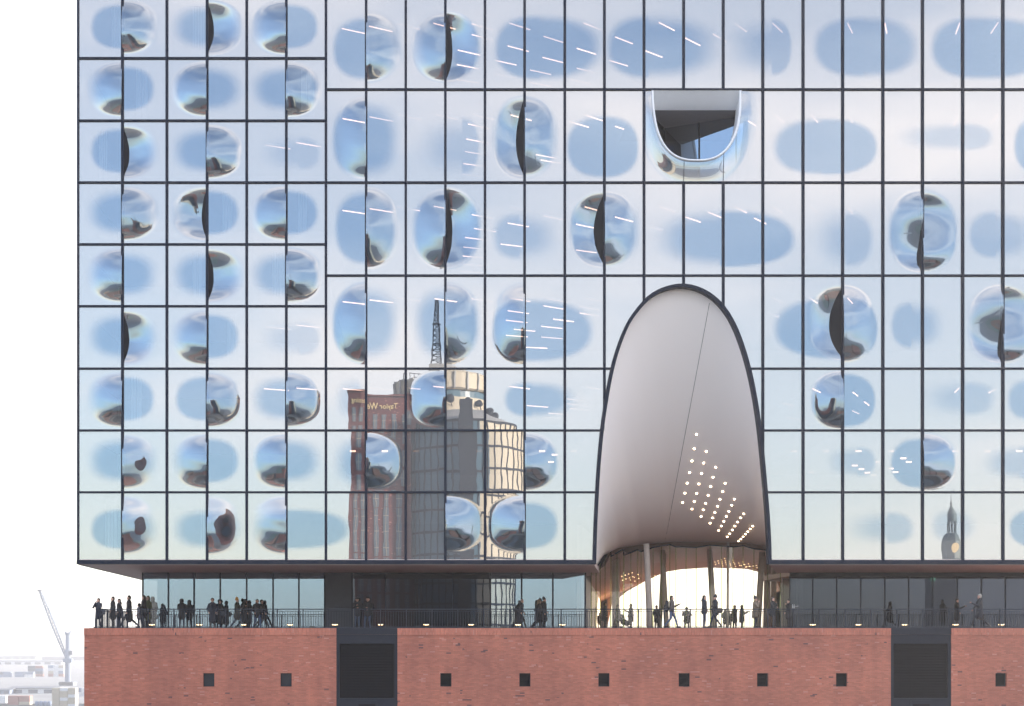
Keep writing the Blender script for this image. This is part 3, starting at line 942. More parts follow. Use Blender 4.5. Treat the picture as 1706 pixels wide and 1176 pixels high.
# sloped white head, dark ceiling, angled glass
za = at(1160, 183, 0.9).z-DECK
MB().add([(x0-.1, -.06, zt+.02), (x1+.1, -.06, zt+.02), (x1+.1, .5, zt-.55), (x0-.1, .5, zt-.55), (x1+.1, .95, za), (x0-.1, .95, za)], [(0,1,2,3), (3,2,4,5)]).build('balcony_head', M['white'], hall, True)
zc = za
gl = (at(1107,0,3.8).x, 3.8); gr = (at(1240,0,1.7).x+.2, 1.7)
MB().add([(x0-1, .95, zc), (x1+1, .95, zc), (x1+1, 6, zc), (x0-1, 6, zc)], [(0,1,2,3)]).build('balcony_ceiling', simple('balcony ceiling', (.20,.19,.21), .6), hall)
zb = fz(304)-DECK+.2
def vquad(name, p, q, z0, z1, mat):
    return MB().add([(p[0],p[1],z0),(q[0],q[1],z0),(q[0],q[1],z1),(p[0],p[1],z1)], [(0,1,2,3)]).build(name, mat, hall)
vquad('balcony_glass', gl, gr, zb, zc, M['plain'])
vquad('balcony_glass', (x0-.3, .6), gl, zb, zc, M['smoked'])
for f in (0.0, .42, .86):
    x = gl[0]+(gr[0]-gl[0])*f; y = gl[1]+(gr[1]-gl[1])*f
    MB().box(x-.035, x+.035, y-.05, y+.05, zb, zc).build('balcony_mullion', M['slat'], hall)
MB().box(x0-1, x1+1, .95, 6, zb-.1, zb).build('balcony_floor', M['column'], hall)

# ------------------------------------------------------------------ foyer lamps
tube = MB().bar((0, 0, -0.02), (0, 1.5, -0.02), 0.026, 6).mesh('lamp_tube'); tube.materials.append(M['lamp'])
tubes = [tube]
for k, e in enumerate((.5, .8)):
    t2 = tube.copy(); t2.materials.clear(); t2.materials.append(emissive('lamp tube dim %d' % k, (1.0, 0.60, 0.42), e)); tubes.append(t2)
body = MB().box(-0.05, 0.05, -0.03, 1.53, 0.02, 0.10).mesh('lamp_body'); body.materials.append(M['lampbody'])
dash = MB().bar((-.17, 0, -0.02), (.17, 0, -0.02), 0.05, 6).mesh('lamp_tube'); dash.materials.append(M['lamp'])
dbody = MB().box(-0.19, 0.19, -0.06, 0.06, 0.03, 0.10).mesh('lamp_body'); dbody.materials.append(M['lampbody'])
CEN = Vector((fx(1766), 24.5))
def lamp(px, py, ytr, label, group, kind='bar', drop=0.30):
    z = fz(ytr)-drop
    t = (z-CZ)/(fz(py)-CZ)
    P = CAM + (at(px, py, 0)-CAM)*t
    if not 0.4 < P.y < 19: return
    a = 0.0
    if kind == 'bar':
        d = CEN - Vector((P.x, P.y)); a = math.atan2(-d.x, d.y)
    o = thing('ceiling_lamp', label, 'ceiling lamp', group, P, a)
    link('lamp_tube', random.choice(tubes) if kind == 'bar' else dash, o)
    link('lamp_body', body if kind == 'bar' else dbody, o)
rows = {
 -6: ('behind the uppermost tall panes, above the balcony scoop', [(570,47),(615,43),(661,39),(722,38),(786,39),(786,57),(763,83),(761,107),(761,132),(849,38),(846,76),(825,100),(824,123),(906,60),(904,95),
      (883,116),(883,137),(961,80),(961,113),(973,38),(1025,61),(1015,100),(1098,37),(1075,84),(1142,63),(1188,56),(1224,38),(1287,38),(1412,38),(1474,38),(1599,38),(1663,37),(950,132)]),
 149: ('behind the tall panes level with the balcony scoop', [(571,197),(616,194),(664,191),(725,190),(787,190),(780,206),(777,231),(775,252),(772,272),(771,290),(851,191),(949,202),(975,191),(1025,210),
      (1350,190),(1290,191),(1412,190),(1596,193),(1663,190),(893,257),(901,266),(1141,211),(1116,224),(1192,208),(1092,214),(1240,197)]),
 304: ('behind the tall panes between balcony scoop and arch', [(571,350),(616,347),(661,344),(723,343),(786,357),(790,380),(775,395),(772,411),(771,426),(771,440),(768,452),(849,344),(846,371),(834,406),(906,359),
      (974,344),(960,373),(960,416),(1025,361),(1075,376),(1099,344),(1142,361),(1180,353),(1224,344),(1257,363),(1287,344),(1349,343),(1412,344),(1474,344)]),
 459: ('behind the tall panes beside the top of the arch', [(571,502),(616,499),(662,496),(724,497),(786,497),(849,496),(846,517),(843,533),(856,548),(843,558),(912,497),(906,509),(922,531),(902,543),(902,561),(876,578),
      (974,496),(966,510),(966,521),(1287,496),(1278,521),(1349,496),(1412,496)]),
 614: ('behind the upper row of low panes beside the arch', [(571,647),(615,646),(662,644),(722,643),(784,643),(848,643),(975,644),(878,675),(945,664),(1354,647),(1421,653),(1440,669),(1420,684),(1304,671),(1310,695),(1598,646),(1660,647),
      (945,672),(950,680),(914,688),(905,695)]),
}
for ytr, (where, pts_) in rows.items():
    for px, py in pts_:
        lamp(px, py, ytr, 'thin glowing ceiling lamp ' + where, 'linear lamps on the foyer ceilings')
for px in (588, 641, 693, 747, 798, 850, 903, 956, 1323, 1376, 1430, 1484, 1592, 1645, 1698):
    lamp(px, 751, 717, 'short glowing ceiling lamp behind the middle row of low panes', 'short lamps on the foyer ceiling', 'dash')
for px, py in ((924,757),(918,769),(1424,775),(1435,781),(1445,787),(1456,791),(1505,763),(1514,769),(1484,780),(1492,786),(1464,769),(1352,786)):
    lamp(px, py, 717, 'short glowing ceiling lamp behind the middle row of low panes', 'short lamps on the foyer ceiling', 'dash')
for (px, py, ytr) in ((442,241,201),(494,237,201),(442,544,510),(494,541,510),(440,647,614),(494,646,614)):
    lamp(px, py, ytr, 'thin white ceiling lamp in a side room of the %s storey of small panes' % {201:'third', 510:'sixth', 614:'seventh'}[ytr], 'linear lamps in the side rooms')

# ------------------------------------------------------------------ brick warehouse base
base = thing('brick_warehouse', 'red brick warehouse base with small square openings and two louvred bays', 'building', loc=(0, 0, 0))
BY = 0.18
X_B = fx(139)
XR = fx(2006) + 8
bays = [(560, 662), (1486, 1587)]
wins = [(347, 0), (476, 0), (743, 1), (875, 1), (1007, 1), (1141, 1), (1272, 1), (1404, 1), (1670, 1), (1800, 1), (1932, 1)]
WZ0, WZ1 = fz(1144), fz(1121.5)
xcuts = sorted([X_B, XR] + [fx(v) for b in bays for v in b] + [fx(c)+k*0.305 for c, _ in wins for k in (-1, 1)])
zc_ = [0.0, WZ0, WZ1, fz(1058)]
def in_bay(x): return any(fx(a) < x < fx(b) for a, b in bays)
def in_win(x): return any(abs(x-fx(c)) < 0.305 for c, _ in wins)
mb = MB()
for xa_, xb_ in zip(xcuts[:-1], xcuts[1:]):
    xm = (xa_+xb_)/2
    if in_bay(xm): continue
    for k in range(3):
        if k == 1 and in_win(xm): continue
        mb.add([(xa_, BY, zc_[k]), (xb_, BY, zc_[k]), (xb_, BY, zc_[k+1]), (xa_, BY, zc_[k+1])], [(0,1,2,3)])
for c, _ in wins:      # reveals
    a, b = fx(c)-0.305, fx(c)+0.305
    for (p, q, r_, t) in (((a,WZ0),(a,WZ1),0,0), ((b,WZ1),(b,WZ0),0,0), ((a,WZ1),(b,WZ1),0,0), ((b,WZ0),(a,WZ0),0,0)):
        mb.add([(p[0], BY, p[1]), (q[0], BY, q[1]), (q[0], BY+.45, q[1]), (p[0], BY+.45, p[1])], [(0,1,2,3)])
for a, b in bays:
    for x in (fx(a), fx(b)):
        mb.add([(x, BY, 0), (x, BY+.6, 0), (x, BY+.6, fz(1058)), (x, BY, fz(1058))], [(0,1,2,3)])
mb.add([(X_B, BY, 0), (X_B, 30, 0), (X_B, 30, fz(1058)), (X_B, BY, fz(1058))], [(0,1,2,3)])
mb.add([(XR, BY, 0), (XR, 30, 0), (XR, 30, fz(1058)), (XR, BY, fz(1058))], [(0,1,2,3)])
mb.build('wall', M['brick'], base, fix=False)
# soldier course on top, standing 8 mm proud
edges = [X_B-.008] + [fx(v) for b in bays for v in b] + [XR]
for a, b in zip(edges[0::2], edges[1::2]):
    MB().box(a, b, BY-.03, BY+.40, fz(1058), DECK-0.012).build('soldier_course', M['soldier'], base)
MB().box(X_B-.008, X_B+.3, BY+.41, 30, fz(1058), DECK-0.012).build('soldier_course', M['soldier'], base)
# dark metal flashing on the edge
MB().box(fx(157), XR, BY+.02, BY+.30, DECK-.010, DECK+.035).build('flashing', M['rail'], base)
# openings with louvres
sl = MB().add([(-.29,0,0),(.29,0,0),(.29,.09,.055),(-.29,.09,.055),(-.29,.004,-.012),(.29,.004,-.012),(.29,.094,.043),(-.29,.094,.043)],
              [(0,1,2,3),(7,6,5,4),(0,4,5,1),(2,6,7,3),(0,3,7,4),(1,5,6,2)]).mesh('slat'); sl.materials.append(M['slat'])
for c, lou in wins:
    w_ = thing('x', None, None)
    w_.name = 'window'; w_.parent = base; w_.location = (fx(c), BY+.16, WZ0)
    fr = MB()
    H = WZ1-WZ0
    fr.box(-.303, -.268, 0, .06, .002, H-.002); fr.box(.268, .303, 0, .06, .002, H-.002)
    fr.box(-.268, .268, .002, .058, .002, .035); fr.box(-.268, .268, .002, .058, H-.035, H-.002)
    fr.build('window_frame', M['steel'], w_)
    if lou:
        for k in range(9):
            link('slat', sl, w_, (0, .03, .05+k*.075), scale=(.92,1,1))
        MB().box(-.30, .30, .14, .17, 0.003, H-.003).build('backing', M['dark'], w_)
    else:
        MB().box(-.266, .266, .025, .04, .036, H-.036).build('pane', simple('grey shutter', (.028,.032,.042), .5, spec=.1), w_)
# louvred bays
lsl = MB().add([(-1.48,0,0),(1.48,0,0),(1.48,.10,.062),(-1.48,.10,.062),(-1.48,.004,-.014),(1.48,.004,-.014),(1.48,.104,.048),(-1.48,.104,.048)],
               [(0,1,2,3),(7,6,5,4),(0,4,5,1),(2,6,7,3),(0,3,7,4),(1,5,6,2)]).mesh('slat'); lsl.materials.append(M['slat'])
for a, b in bays:
    x0, x1 = fx(a), fx(b); xc = (x0+x1)/2
    bay = thing('x', None, None); bay.name = 'louvred_bay'; bay.parent = base; bay.location = (xc, BY, 0)
    hw = (x1-x0)/2-.004
    MB().box(-hw, hw, .015, .33, fz(1056.8), DECK-.011).build('lintel', M['steel'], bay)
    MB().box(-hw, hw, .06, .30, fz(1072), fz(1056.9)).build('upper_panel', M['steel'], bay)
    MB().box(-hw, -hw+.16, .045, .32, fz(1172), fz(1072)).build('jamb', M['steel'], bay)
    MB().box(hw-.16, hw, .045, .32, fz(1172), fz(1072)).build('jamb', M['steel'], bay)
    MB().box(-hw, hw, .40, .45, 0, fz(1072)).build('backing', M['dark'], bay)
    MB().box(-hw, hw, .05, .32, 0, fz(1163.5)).build('lower_panel', M['steel'], bay)
    MB().box(-.55, .55, -.03, .045, fz(1200), fz(1167)).build('box_panel', M['steel'], bay)
    MB().box(-.45, .45, -.04, -.032, fz(1200), fz(1173)).build('box_opening', M['dark'], bay)
    n = 34
    for k in range(n):
        link('slat', lsl, bay, (0, .12, fz(1163)+.04+k*(fz(1072)-fz(1163)-.05)/n), scale=(.96,1,1))

# ------------------------------------------------------------------ railing
rail = thing('railing', 'dark steel bar railing along the terrace edge', 'railing', loc=(0, 0, DECK))
RY = 0.42
xr0, xr1 = fx(158), XR
tops = fz(1014.5)-DECK
MB().box(xr0-.03, xr1, RY-.035, RY+.035, tops-.028, tops+.024).build('handrail', M['rail'], rail)
MB().box(xr0, xr1, RY-.015, RY+.015, tops-.125, tops-.10).build('rail_bar', M['rail'], rail)
MB().box(xr0, xr1, RY-.015, RY+.015, .075, .10).build('rail_bar', M['rail'], rail)
MB().box(xr0-.03, xr0+.03, RY+.04, 9, tops-.02, tops+.02).build('handrail', M['rail'], rail)
pm = MB().box(-.028, .028, -.05, .05, .036, tops-.021).mesh('post'); pm.materials.append(M['rail'])
x = xr0; px_list = []
while x < xr1:
    link('post', pm, rail, (x, RY, 0)); px_list.append(x); x += 1.405
for k in range(1, 7): link('post', pm, rail, (xr0, RY+1.4*k, 0), (0,0,R(90)))
mb = MB()
x = xr0
while x < xr1:
    x += 0.1405
    if min(abs(x-q) for q in px_list) > .05:
        mb.box(x-.0115, x+.0115, RY-.008, RY+.008, .10, tops-.125)
for k in range(60):
    yk = RY+.14*(k+1)
    mb.box(xr0-.008, xr0+.008, yk-.008, yk+.008, .036, tops-.02)
tag(mb.build('balusters', M['rail'], rail), kind='stuff')

# ------------------------------------------------------------------ deck lamps
cap = MB().lathe([(0,.245),(.12,.24),(.175,.222),(.18,.205),(.16,.20)], n=20).mesh('cap'); cap.materials.append(M['rail'])
lens = MB().lathe([(.158,.199),(.145,.165),(.05,.155)], n=20).mesh('lens'); lens.materials.append(M['decklamp'])
stem = MB().lathe([(.05,.001),(.048,.145)], n=12).mesh('stem'); stem.materials.append(M['rail'])
spots_ = [253, 332, 406, 483, 558, 634, 710, 785, 863, 937, 1354, 1430, 1507, 1592, 1668]
for px in spots_:
    p = at(px, 1046, 0.9)
    lab = 'low mushroom lamp glowing on the terrace floor before the pale plaza glass' if px < 560 or 810 < px < 980 else 'low mushroom lamp glowing on the terrace floor before the dark plaza glass'
    o = thing('deck_lamp', lab, 'floor lamp', 'mushroom lamps on the terrace', (p.x, 0.9, DECK))
    link('stem', stem, o); link('lens', lens, o); link('cap', cap, o)

# ------------------------------------------------------------------ people
def tapered(a, b, ra, rb, n=12, m=4):
    """closed capsule from a to b as (verts, faces)"""
    a = Vector(a); b = Vector(b)
    d = b-a; L = d.length
    d = d/L if L > 1e-5 else Vector((0,0,1))
    u = d.orthogonal().normalized(); w_ = d.cross(u)
    rings = []
    for k in range(1, m+1):
        t = -math.pi/2 + math.pi/2*k/m
        rings.append((a + d*(ra*math.sin(t)), ra*math.cos(t)))
    for k in range(0, m):
        t = math.pi/2*k/m
        rings.append((b + d*(rb*math.sin(t)), rb*math.cos(t)))
    vs_ = [a - d*ra]
    for c, r_ in rings:
        for q in range(n):
            th = 2*math.pi*q/n
            vs_.append(c + u*(math.cos(th)*r_) + w_*(math.sin(th)*r_))
    vs_.append(b + d*rb)
    fs_ = []
    for q in range(n): fs_.append((0, 1+(q+1) % n, 1+q))
    for j in range(len(rings)-1):
        for q in range(n):
            A = 1+j*n+q; B = 1+j*n+(q+1) % n
            fs_.append((A, B, B+n, A+n))
    e = len(vs_)-1; s0 = 1+(len(rings)-1)*n
    for q in range(n): fs_.append((s0+q, s0+(q+1) % n, e))
    return vs_, fs_

def blob(prims, mats, voxel=0.016, name='body', smooth_it=3):
    """prims: (a, b, ra, rb, material slot, squash) -> one continuous surface"""
    mb = MB()
    for pr in prims:
        a, b, ra, rb, mi = pr[:5]
        vs_, fs_ = tapered(a, b, ra, rb)
        if len(pr) > 5:
            sx, sy = pr[5]; c = (Vector(a)+Vector(b))/2
            vs_ = [Vector((c.x+(v.x-c.x)*sx, c.y+(v.y-c.y)*sy, v.z)) for v in vs_]
        mb.add(vs_, fs_)
    me = mb.mesh('tmp')
    ob = bpy.data.objects.new('tmp', me); COL.objects.link(ob)
    md = ob.modifiers.new('r', 'REMESH'); md.mode = 'VOXEL'; md.voxel_size = voxel
    if smooth_it:
        sm_ = ob.modifiers.new('s', 'SMOOTH'); sm_.iterations = smooth_it; sm_.factor = 0.5
    dg = bpy.context.evaluated_depsgraph_get()
    new = bpy.data.meshes.new_from_object(ob.evaluated_get(dg))
    bpy.data.objects.remove(ob); bpy.data.meshes.remove(me)
    new.name = name
    new.materials.clear()
    for q in mats: new.materials.append(q)
    n = len(new.polygons)
    if len(mats) > 1:
        c = np.empty(n*3); new.polygons.foreach_get('center', c); c = c.reshape(-1, 3)
        best = np.full(n, 1e9); idx = np.zeros(n, int)
        for pr in prims:
            a, b, ra, rb, mi = pr[:5]
            a = np.array(a); b = np.array(b); d = b-a
            t = np.clip(((c-a) @ d)/max(1e-9, d @ d), 0, 1)
            dist = np.linalg.norm(c-(a+t[:, None]*d), axis=1)-(ra+(rb-ra)*t)
            sel = dist < best
            best[sel] = dist[sel]; idx[sel] = mi
        new.polygons.foreach_set('material_index', idx.tolist())
    new.polygons.foreach_set('use_smooth', [True]*n)
    return new

_cm = {}
def cloth(c):
    if c not in _cm: _cm[c] = simple('cloth %d' % len(_cm), c, 0.85, 0, 0.2, 14)
    return _cm[c]
SKIN = simple('skin', (0.55, 0.34, 0.27), 0.55, 0, 0.06, 20)
SHOE = simple('shoe', (0.03, 0.028, 0.028), 0.5)
LEGS = {
 'stand': [((.10,0,.92),(.105,-.01,.50),(.11,.02,.09)), ((-.10,0,.92),(-.105,-.01,.50),(-.12,.02,.09))],
 'walk': [((.09,0,.92),(.09,-.20,.53),(.09,-.33,.10)), ((-.09,0,.92),(-.09,.07,.50),(-.09,.38,.14))],
 'stride': [((.09,0,.90),(.09,-.27,.53),(.09,-.46,.10)), ((-.09,0,.90),(-.09,.13,.50),(-.09,.50,.16))],
 'weight': [((.10,.03,.92),(.10,-.03,.50),(.12,.03,.09)), ((-.10,.03,.92),(-.12,-.10,.51),(-.15,-.08,.09))],
}
ARMS = {
 'down': ((.235,.02,1.15),(.235,-.07,.90)), 'pocket': ((.29,.07,1.16),(.205,-.12,.98)),
 'face': ((.26,-.17,1.20),(.075,-.19,1.50)), 'rail': ((.25,-.12,1.17),(.17,-.36,1.10)),
 'phone': ((.25,-.14,1.16),(.14,-.42,1.30)), 'cross': ((.27,-.08,1.16),(.03,-.21,1.18)), 'back': ((.24,.14,1.17),(.22,.22,.93)),
 'swing': ((.24,-.12,1.16),(.22,-.27,.97)), 'chin': ((.24,-.16,1.18),(.06,-.18,1.42)),
}
def person(px, Y, label, height=1.72, face=0, legs='stand', arms=('down','down'), coat=(.02,.022,.03), trousers=(.03,.04,.07),
           hair=(.03,.022,.018), hat=None, hood=False, clen=.55, long_hair=False, bag=None, backpack=None, scarf=None, lean=0.0, group=None, wide=1.0, skin=None, look=0):
    """face: direction looked at, degrees; 0 = towards the river side (camera), 90 = to the right"""
    if 205 < px < 985 and Y < 3: Y = min(8.2, Y + 6.6); height *= 1.07
    p = at(px, 1046, Y)
    k = height/1.75
    root = thing('person', label, 'person', group, (p.x, Y, DECK), R(face))
    root.scale = (k*wide, k*wide, k)
    ln = Vector((0, -lean, 0))
    def up(v, f=1.0):   # lean the upper body forward
        v = Vector(v); t = max(0, (v.z-.92)/.7)
        return v + ln*t
    pr = []
    T = 0; SK = 1; SH = 2
    for hip, knee, ank in LEGS[legs]:
        pr += [(hip, knee, .088, .060, T), (knee, ank, .060, .042, T)]
        toe = (ank[0]*1.12, ank[1]-.15, max(.035, ank[2]-.055)); heel = (ank[0], ank[1]+.03, ank[2]-.045)
        pr.append((heel, toe, .042, .034, SH))
    pr += [((0,0,.95), tuple(up((0,0,1.15))), .135, .125, T, (1.15,.85)), (tuple(up((0,0,1.15))), tuple(up((0,.0,1.36))), .13, .15, T, (1.25,.8))]
    sleeves = []
    for sgn, pose in zip((1, -1), arms):
        e, w_ = ARMS[pose]
        sh = up((sgn*.185, 0, 1.41)); e = up((sgn*e[0], e[1], e[2])); w_ = up((sgn*w_[0], w_[1], w_[2]))
        pr += [(sh, e, .052, .042, T), (e, w_, .040, .028, SK)]
        d = (w_-e).normalized()
        side = d.cross(Vector((0,0,1)) if abs(d.z) < .9 else Vector((0,1,0))).normalized()
        nrm = d.cross(side).normalized()
        palm = w_+d*.075
        pr.append((w_+d*.02, palm, .030, .034, SK))
        for q, (o_, L_) in enumerate(((-.027,.062),(-.009,.072),(.009,.066),(.027,.05))):
            f0 = palm+side*o_; f1 = f0+d*L_*.55+nrm*.012; f2 = f1+d*L_*.35+nrm*.028
            pr += [(f0, f1, .0105, .0095, SK), (f1, f2, .0095, .008, SK)]
        t0 = w_+d*.035+side*-.025; pr.append((t0, t0+d*.045-side*.03+nrm*.01, .0125, .010, SK))
        sleeves += [(sh, e, .070, .060, 0), (e, w_, .060, .045, 0)]
    hd = up((0,-.01,1.64)); nk = up((0,.005,1.46))
    lk = Matrix.Rotation(R(look), 3, 'Z')
    def hp(v): return hd + lk @ Vector(v)
    pr += [(nk, up((0,-.003,1.55)), .056, .052, SK), (hp((0,.005,.02)), hp((0,-.012,-.045)), .093, .070, SK),
           (hp((0,-.075,-.005)), hp((0,-.098,-.030)), .014, .017, SK), (hp((0,-.06,-.085)), hp((0,-.055,-.08)), .034, .034, SK),
           (hp((.09,.005,-.01)), hp((.092,.01,-.03)), .018, .014, SK), (hp((-.09,.005,-.01)), hp((-.092,.01,-.03)), .018, .014, SK)]
    me = blob(pr, [cloth(trousers), skin or SKIN, SHOE], 0.015)
    body_ = link('body', me, root)
    # eyes and mouth
    mb = MB()
    for sx in (-1, 1):
        c = hp((sx*.034, -.086, .012)); mb.lathe([(0,-.006),(.011,0),(0,.006)], c, 6)
    c = hp((0,-.086,-.066)); mb.box(c.x-.024, c.x+.024, c.y-.006, c.y+.006, c.z-.004, c.z+.004)
    mb.build('face_marks', cloth((.05,.03,.03)), body_)
    # coat
    z0 = .95-clen*.75
    ct = [(up((0,0,1.38)), up((0,0,1.12)), .165, .160, 0, (1.22,.85)), (up((0,0,1.14)), (0,.0,.95), .165, .165, 0, (1.12,.9))]
    if clen > .15:
        ct.append(((0,.0,.95), (0,.01,z0+.12), .165, .165+.05*clen, 0, (1.12,.95)))
    ct += [(up((.09,0,1.44)), up((-.09,0,1.44)), .075, .075, 0)] + sleeves
    if hood: ct += [(up((0,.09,1.49)), up((0,.07,1.56)), .085, .07, 0)]
    else: ct += [(up((0,.01,1.46)), up((0,.01,1.52)), .075, .072, 0)]
    c_me = blob(ct, [cloth(coat)], 0.018, 'coat', 2)
    link('coat', c_me, root)
    if hat:
        q = [(hp((0,.015,.055)), hp((0,.015,.095)), .105, .085, 0)]
        if hat[1] == 'cap': q += [(hp((0,-.09,.06)), hp((0,-.14,.05)), .05, .035, 0, (1.3, 1))]
        if hat[1] == 'beanie': q += [(hp((0,.04,.09)), hp((0,.05,.17)), .09, .04, 0)]
        if hat[1] == 'hood': q = [(hp((0,.035,.03)), hp((0,.04,-.05)), .118, .11, 0), (hp((0,.06,-.1)), hp((0,.06,-.14)), .1, .11, 0)]
        link('hat', blob(q, [cloth(hat[0])], 0.015, 'hat', 2), root)
    if hair and not (hat and hat[1] == 'hood'):
        q = [(hp((0,.02,.045)), hp((0,.035,.02)), .098, .094, 0), (hp((0,.05,-.03)), hp((0,.05,-.07)), .07, .055, 0)]
        if long_hair: q += [(hp((0,.06,-.02)), hp((0,.085,-.26)), .085, .06, 0), (hp((.07,.02,0)), hp((.08,.03,-.2)), .04, .03, 0), (hp((-.07,.02,0)), hp((-.08,.03,-.2)), .04, .03, 0)]
        link('hair', blob(q, [cloth(hair)], 0.016, 'hair', 2), root)
    if scarf:
        link('scarf', blob([(up((.05,-.03,1.5)), up((-.05,-.03,1.5)), .075, .075, 0), (up((0,.05,1.5)), up((0,.05,1.52)), .08, .08, 0)], [cloth(scarf)], .018, 'scarf', 2), root)
    def carried(name, lab, cat, q, col, strap=None):
        o = thing(name, lab, cat, None, (p.x, Y, DECK), R(face)); o.scale = root.scale
        link(name + '_body', blob(q, [cloth(col)], .016, name, 2), o)
        if strap:
            mb = MB()
            for a, b in zip(strap[:-1], strap[1:]): mb.bar(a, b, .014, 5)
            mb.build('strap', cloth(col), o)
    if backpack:
        carried('backpack', backpack[1], 'backpack', [((0,.25,1.38),(0,.26,1.02),.13,.15,0,(1.15,.8)), ((0,.36,1.2),(0,.36,1.08),.08,.09,0,(1.2,.8))], backpack[0],
                [(.11,.2,1.42),(.12,.02,1.5),(.13,-.14,1.35),(.15,-.1,1.15),(.14,.16,1.06)])
    if bag:
        carried('shoulder_bag', bag[1], 'bag', [((.24,.10,.98),(.25,.22,.98),.10,.10,0,(.75,1.2)), ((.24,.12,.88),(.25,.20,.88),.09,.09,0,(.75,1.2))], bag[0],
                [(.24,.16,1.05),(.16,.10,1.38),(.05,.0,1.52),(-.1,-.12,1.4)])
    return root

NAVY=(.022,.028,.048); BLK=(.012,.012,.015); DENIM=(.08,.13,.25); GREY=(.12,.12,.13); TAN=(.20,.155,.115); OLIVE=(.045,.045,.035)
person(164, .85, 'person in navy coat leaning at the end of the railing, hands to the face', 1.62, -20, 'weight', ('face','face'), NAVY, (.03,.035,.06), clen=.5, look=-25, bag=((.10,.11,.14),'grey shoulder bag of the person at the end of the railing'))
person(188, 1.3, 'person in black coat looking away, close in front of a darker companion', 1.72, -70, 'stand', ('pocket','pocket'), BLK, BLK, hair=(.05,.04,.035), clen=.6)
person(198.5, 1.9, 'person in black jacket half hidden behind the coat of a companion', 1.62, -60, 'stand', ('pocket','down'), (.016,.018,.026), NAVY, clen=.45, hood=True)
person(215, 1.5, 'tall person striding in a dark knee-length coat with collar up', 1.86, -85, 'stride', ('down','pocket'), (.02,.021,.028), (.02,.024,.04), clen=.7)
person(231.5, 1.2, 'short person in pale lilac-grey jacket with dark hair', 1.42, -80, 'stand', ('pocket','down'), (.20,.19,.22), (.03,.035,.06), hair=(.012,.01,.01), clen=.35, hat=((.015,.015,.02),'hood'))
person(239.5, 1.0, 'person with long brown hair in a black jacket', 1.86, -75, 'weight', ('cross','pocket'), BLK, NAVY, hair=(.045,.026,.018), long_hair=True, clen=.4)
person(246.5, 1.9, 'person in green and tan coat standing behind the brown-haired person', 1.84, -40, 'stand', ('down','down'), (.10,.12,.06), BLK, hair=(.10,.085,.05), clen=.6, long_hair=True)
person(303, 1.0, 'person in black hooded parka seen from behind', 1.66, 170, 'stand', ('rail','pocket'), BLK, (.03,.04,.075), clen=.45, hat=(BLK,'hood'), wide=1.08)
person(354, .95, 'person in long navy coat with a strap across the chest, face to the river', 1.70, 5, 'stand', ('pocket','pocket'), (.026,.032,.056), (.09,.09,.10), clen=.75, hair=(.06,.035,.02), bag=((.30,.28,.29),'pale bag hanging at the long navy coat'))
person(368, 1.2, 'person in long black coat turned away, dark bag behind', 1.62, -95, 'stand', ('pocket','down'), BLK, NAVY, clen=.85, hair=(.01,.01,.012), bag=((.03,.04,.06),'dark bag held low behind the black coat'))
person(395, 1.0, 'person in olive jacket wearing a mustard yellow beanie', 1.70, 75, 'walk', ('phone','swing'), OLIVE, (.045,.06,.11), clen=.5, hat=((.62,.30,.02),'beanie'), hair=None)
person(409, 1.35, 'person in black hooded coat with one arm held out', 1.64, 85, 'stand', ('phone','pocket'), BLK, BLK, clen=.75, hat=(BLK,'hood'))
person(428.5, 1.0, 'person in black puffer jacket and blue jeans, mid step', 1.64, 25, 'walk', ('cross','pocket'), (.016,.016,.02), DENIM, clen=.32, hair=(.03,.025,.025), hood=True, wide=1.06)
person(436, 1.5, 'person in black walking close behind the puffer jacket', 1.63, 60, 'stride', ('pocket','pocket'), BLK, BLK, clen=.4, hair=(.012,.012,.014))
person(595, .95, 'person with black cap reading a phone at the rail, pale jeans', 1.74, 15, 'stand', ('cross','phone'), (.018,.019,.025), (.07,.11,.19), clen=.3, hat=(BLK,'cap'), hair=None)
person(613, .95, 'person in dark anorak and blue jeans leaning on the rail beside the capped one', 1.75, -20, 'weight', ('rail','cross'), (.016,.016,.02), (.055,.09,.18), clen=.32, hair=(.012,.012,.012), wide=1.1)
person(866.5, 1.2, 'bald person bent forward in a long dark navy coat', 1.66, 60, 'walk', ('pocket','pocket'), (.018,.022,.034), BLK, hair=None, clen=.8, lean=.12)
person(898.5, 1.8, 'person with tan fur hood beside the black cap', 1.64, 80, 'walk', ('down','pocket'), (.03,.028,.03), BLK, clen=.6, hat=((.22,.16,.11),'hood'))
person(906.5, 1.0, 'person in black coat with black cap and brown fur collar', 1.72, 75, 'stand', ('pocket','down'), BLK, BLK, clen=.7, hat=(BLK,'beanie'), hair=None, scarf=(.16,.10,.07))
person(1119, 1.0, 'person in grey-brown jacket and light jeans walking with a raised phone', 1.76, 85, 'walk', ('phone','down'), (.09,.075,.07), (.13,.18,.30), hair=(.03,.02,.015), clen=.12, backpack=((.018,.018,.024),'black backpack on the person with the raised phone'))
person(1173.5, 1.0, 'person in short navy jacket and jeans facing a companion', 1.78, 80, 'stand', ('pocket','pocket'), (.022,.028,.042), (.022,.035,.085), clen=.25, hood=True, hair=(.03,.025,.02))
person(1191.5, 1.0, 'person in dark padded jacket with a bag, facing the navy jacket', 1.78, -80, 'walk', ('cross','pocket'), (.022,.024,.032), (.022,.032,.07), clen=.35, hat=(BLK,'beanie'), hair=None, bag=((.10,.075,.06),'brown shoulder bag on the dark padded jacket'))
person(1258.5, 1.0, 'person in tan duffle coat raising hands to the face', 1.70, 70, 'stand', ('face','chin'), TAN, (.022,.03,.06), clen=.5, hat=((.05,.045,.045),'beanie'), hair=None, wide=1.06)
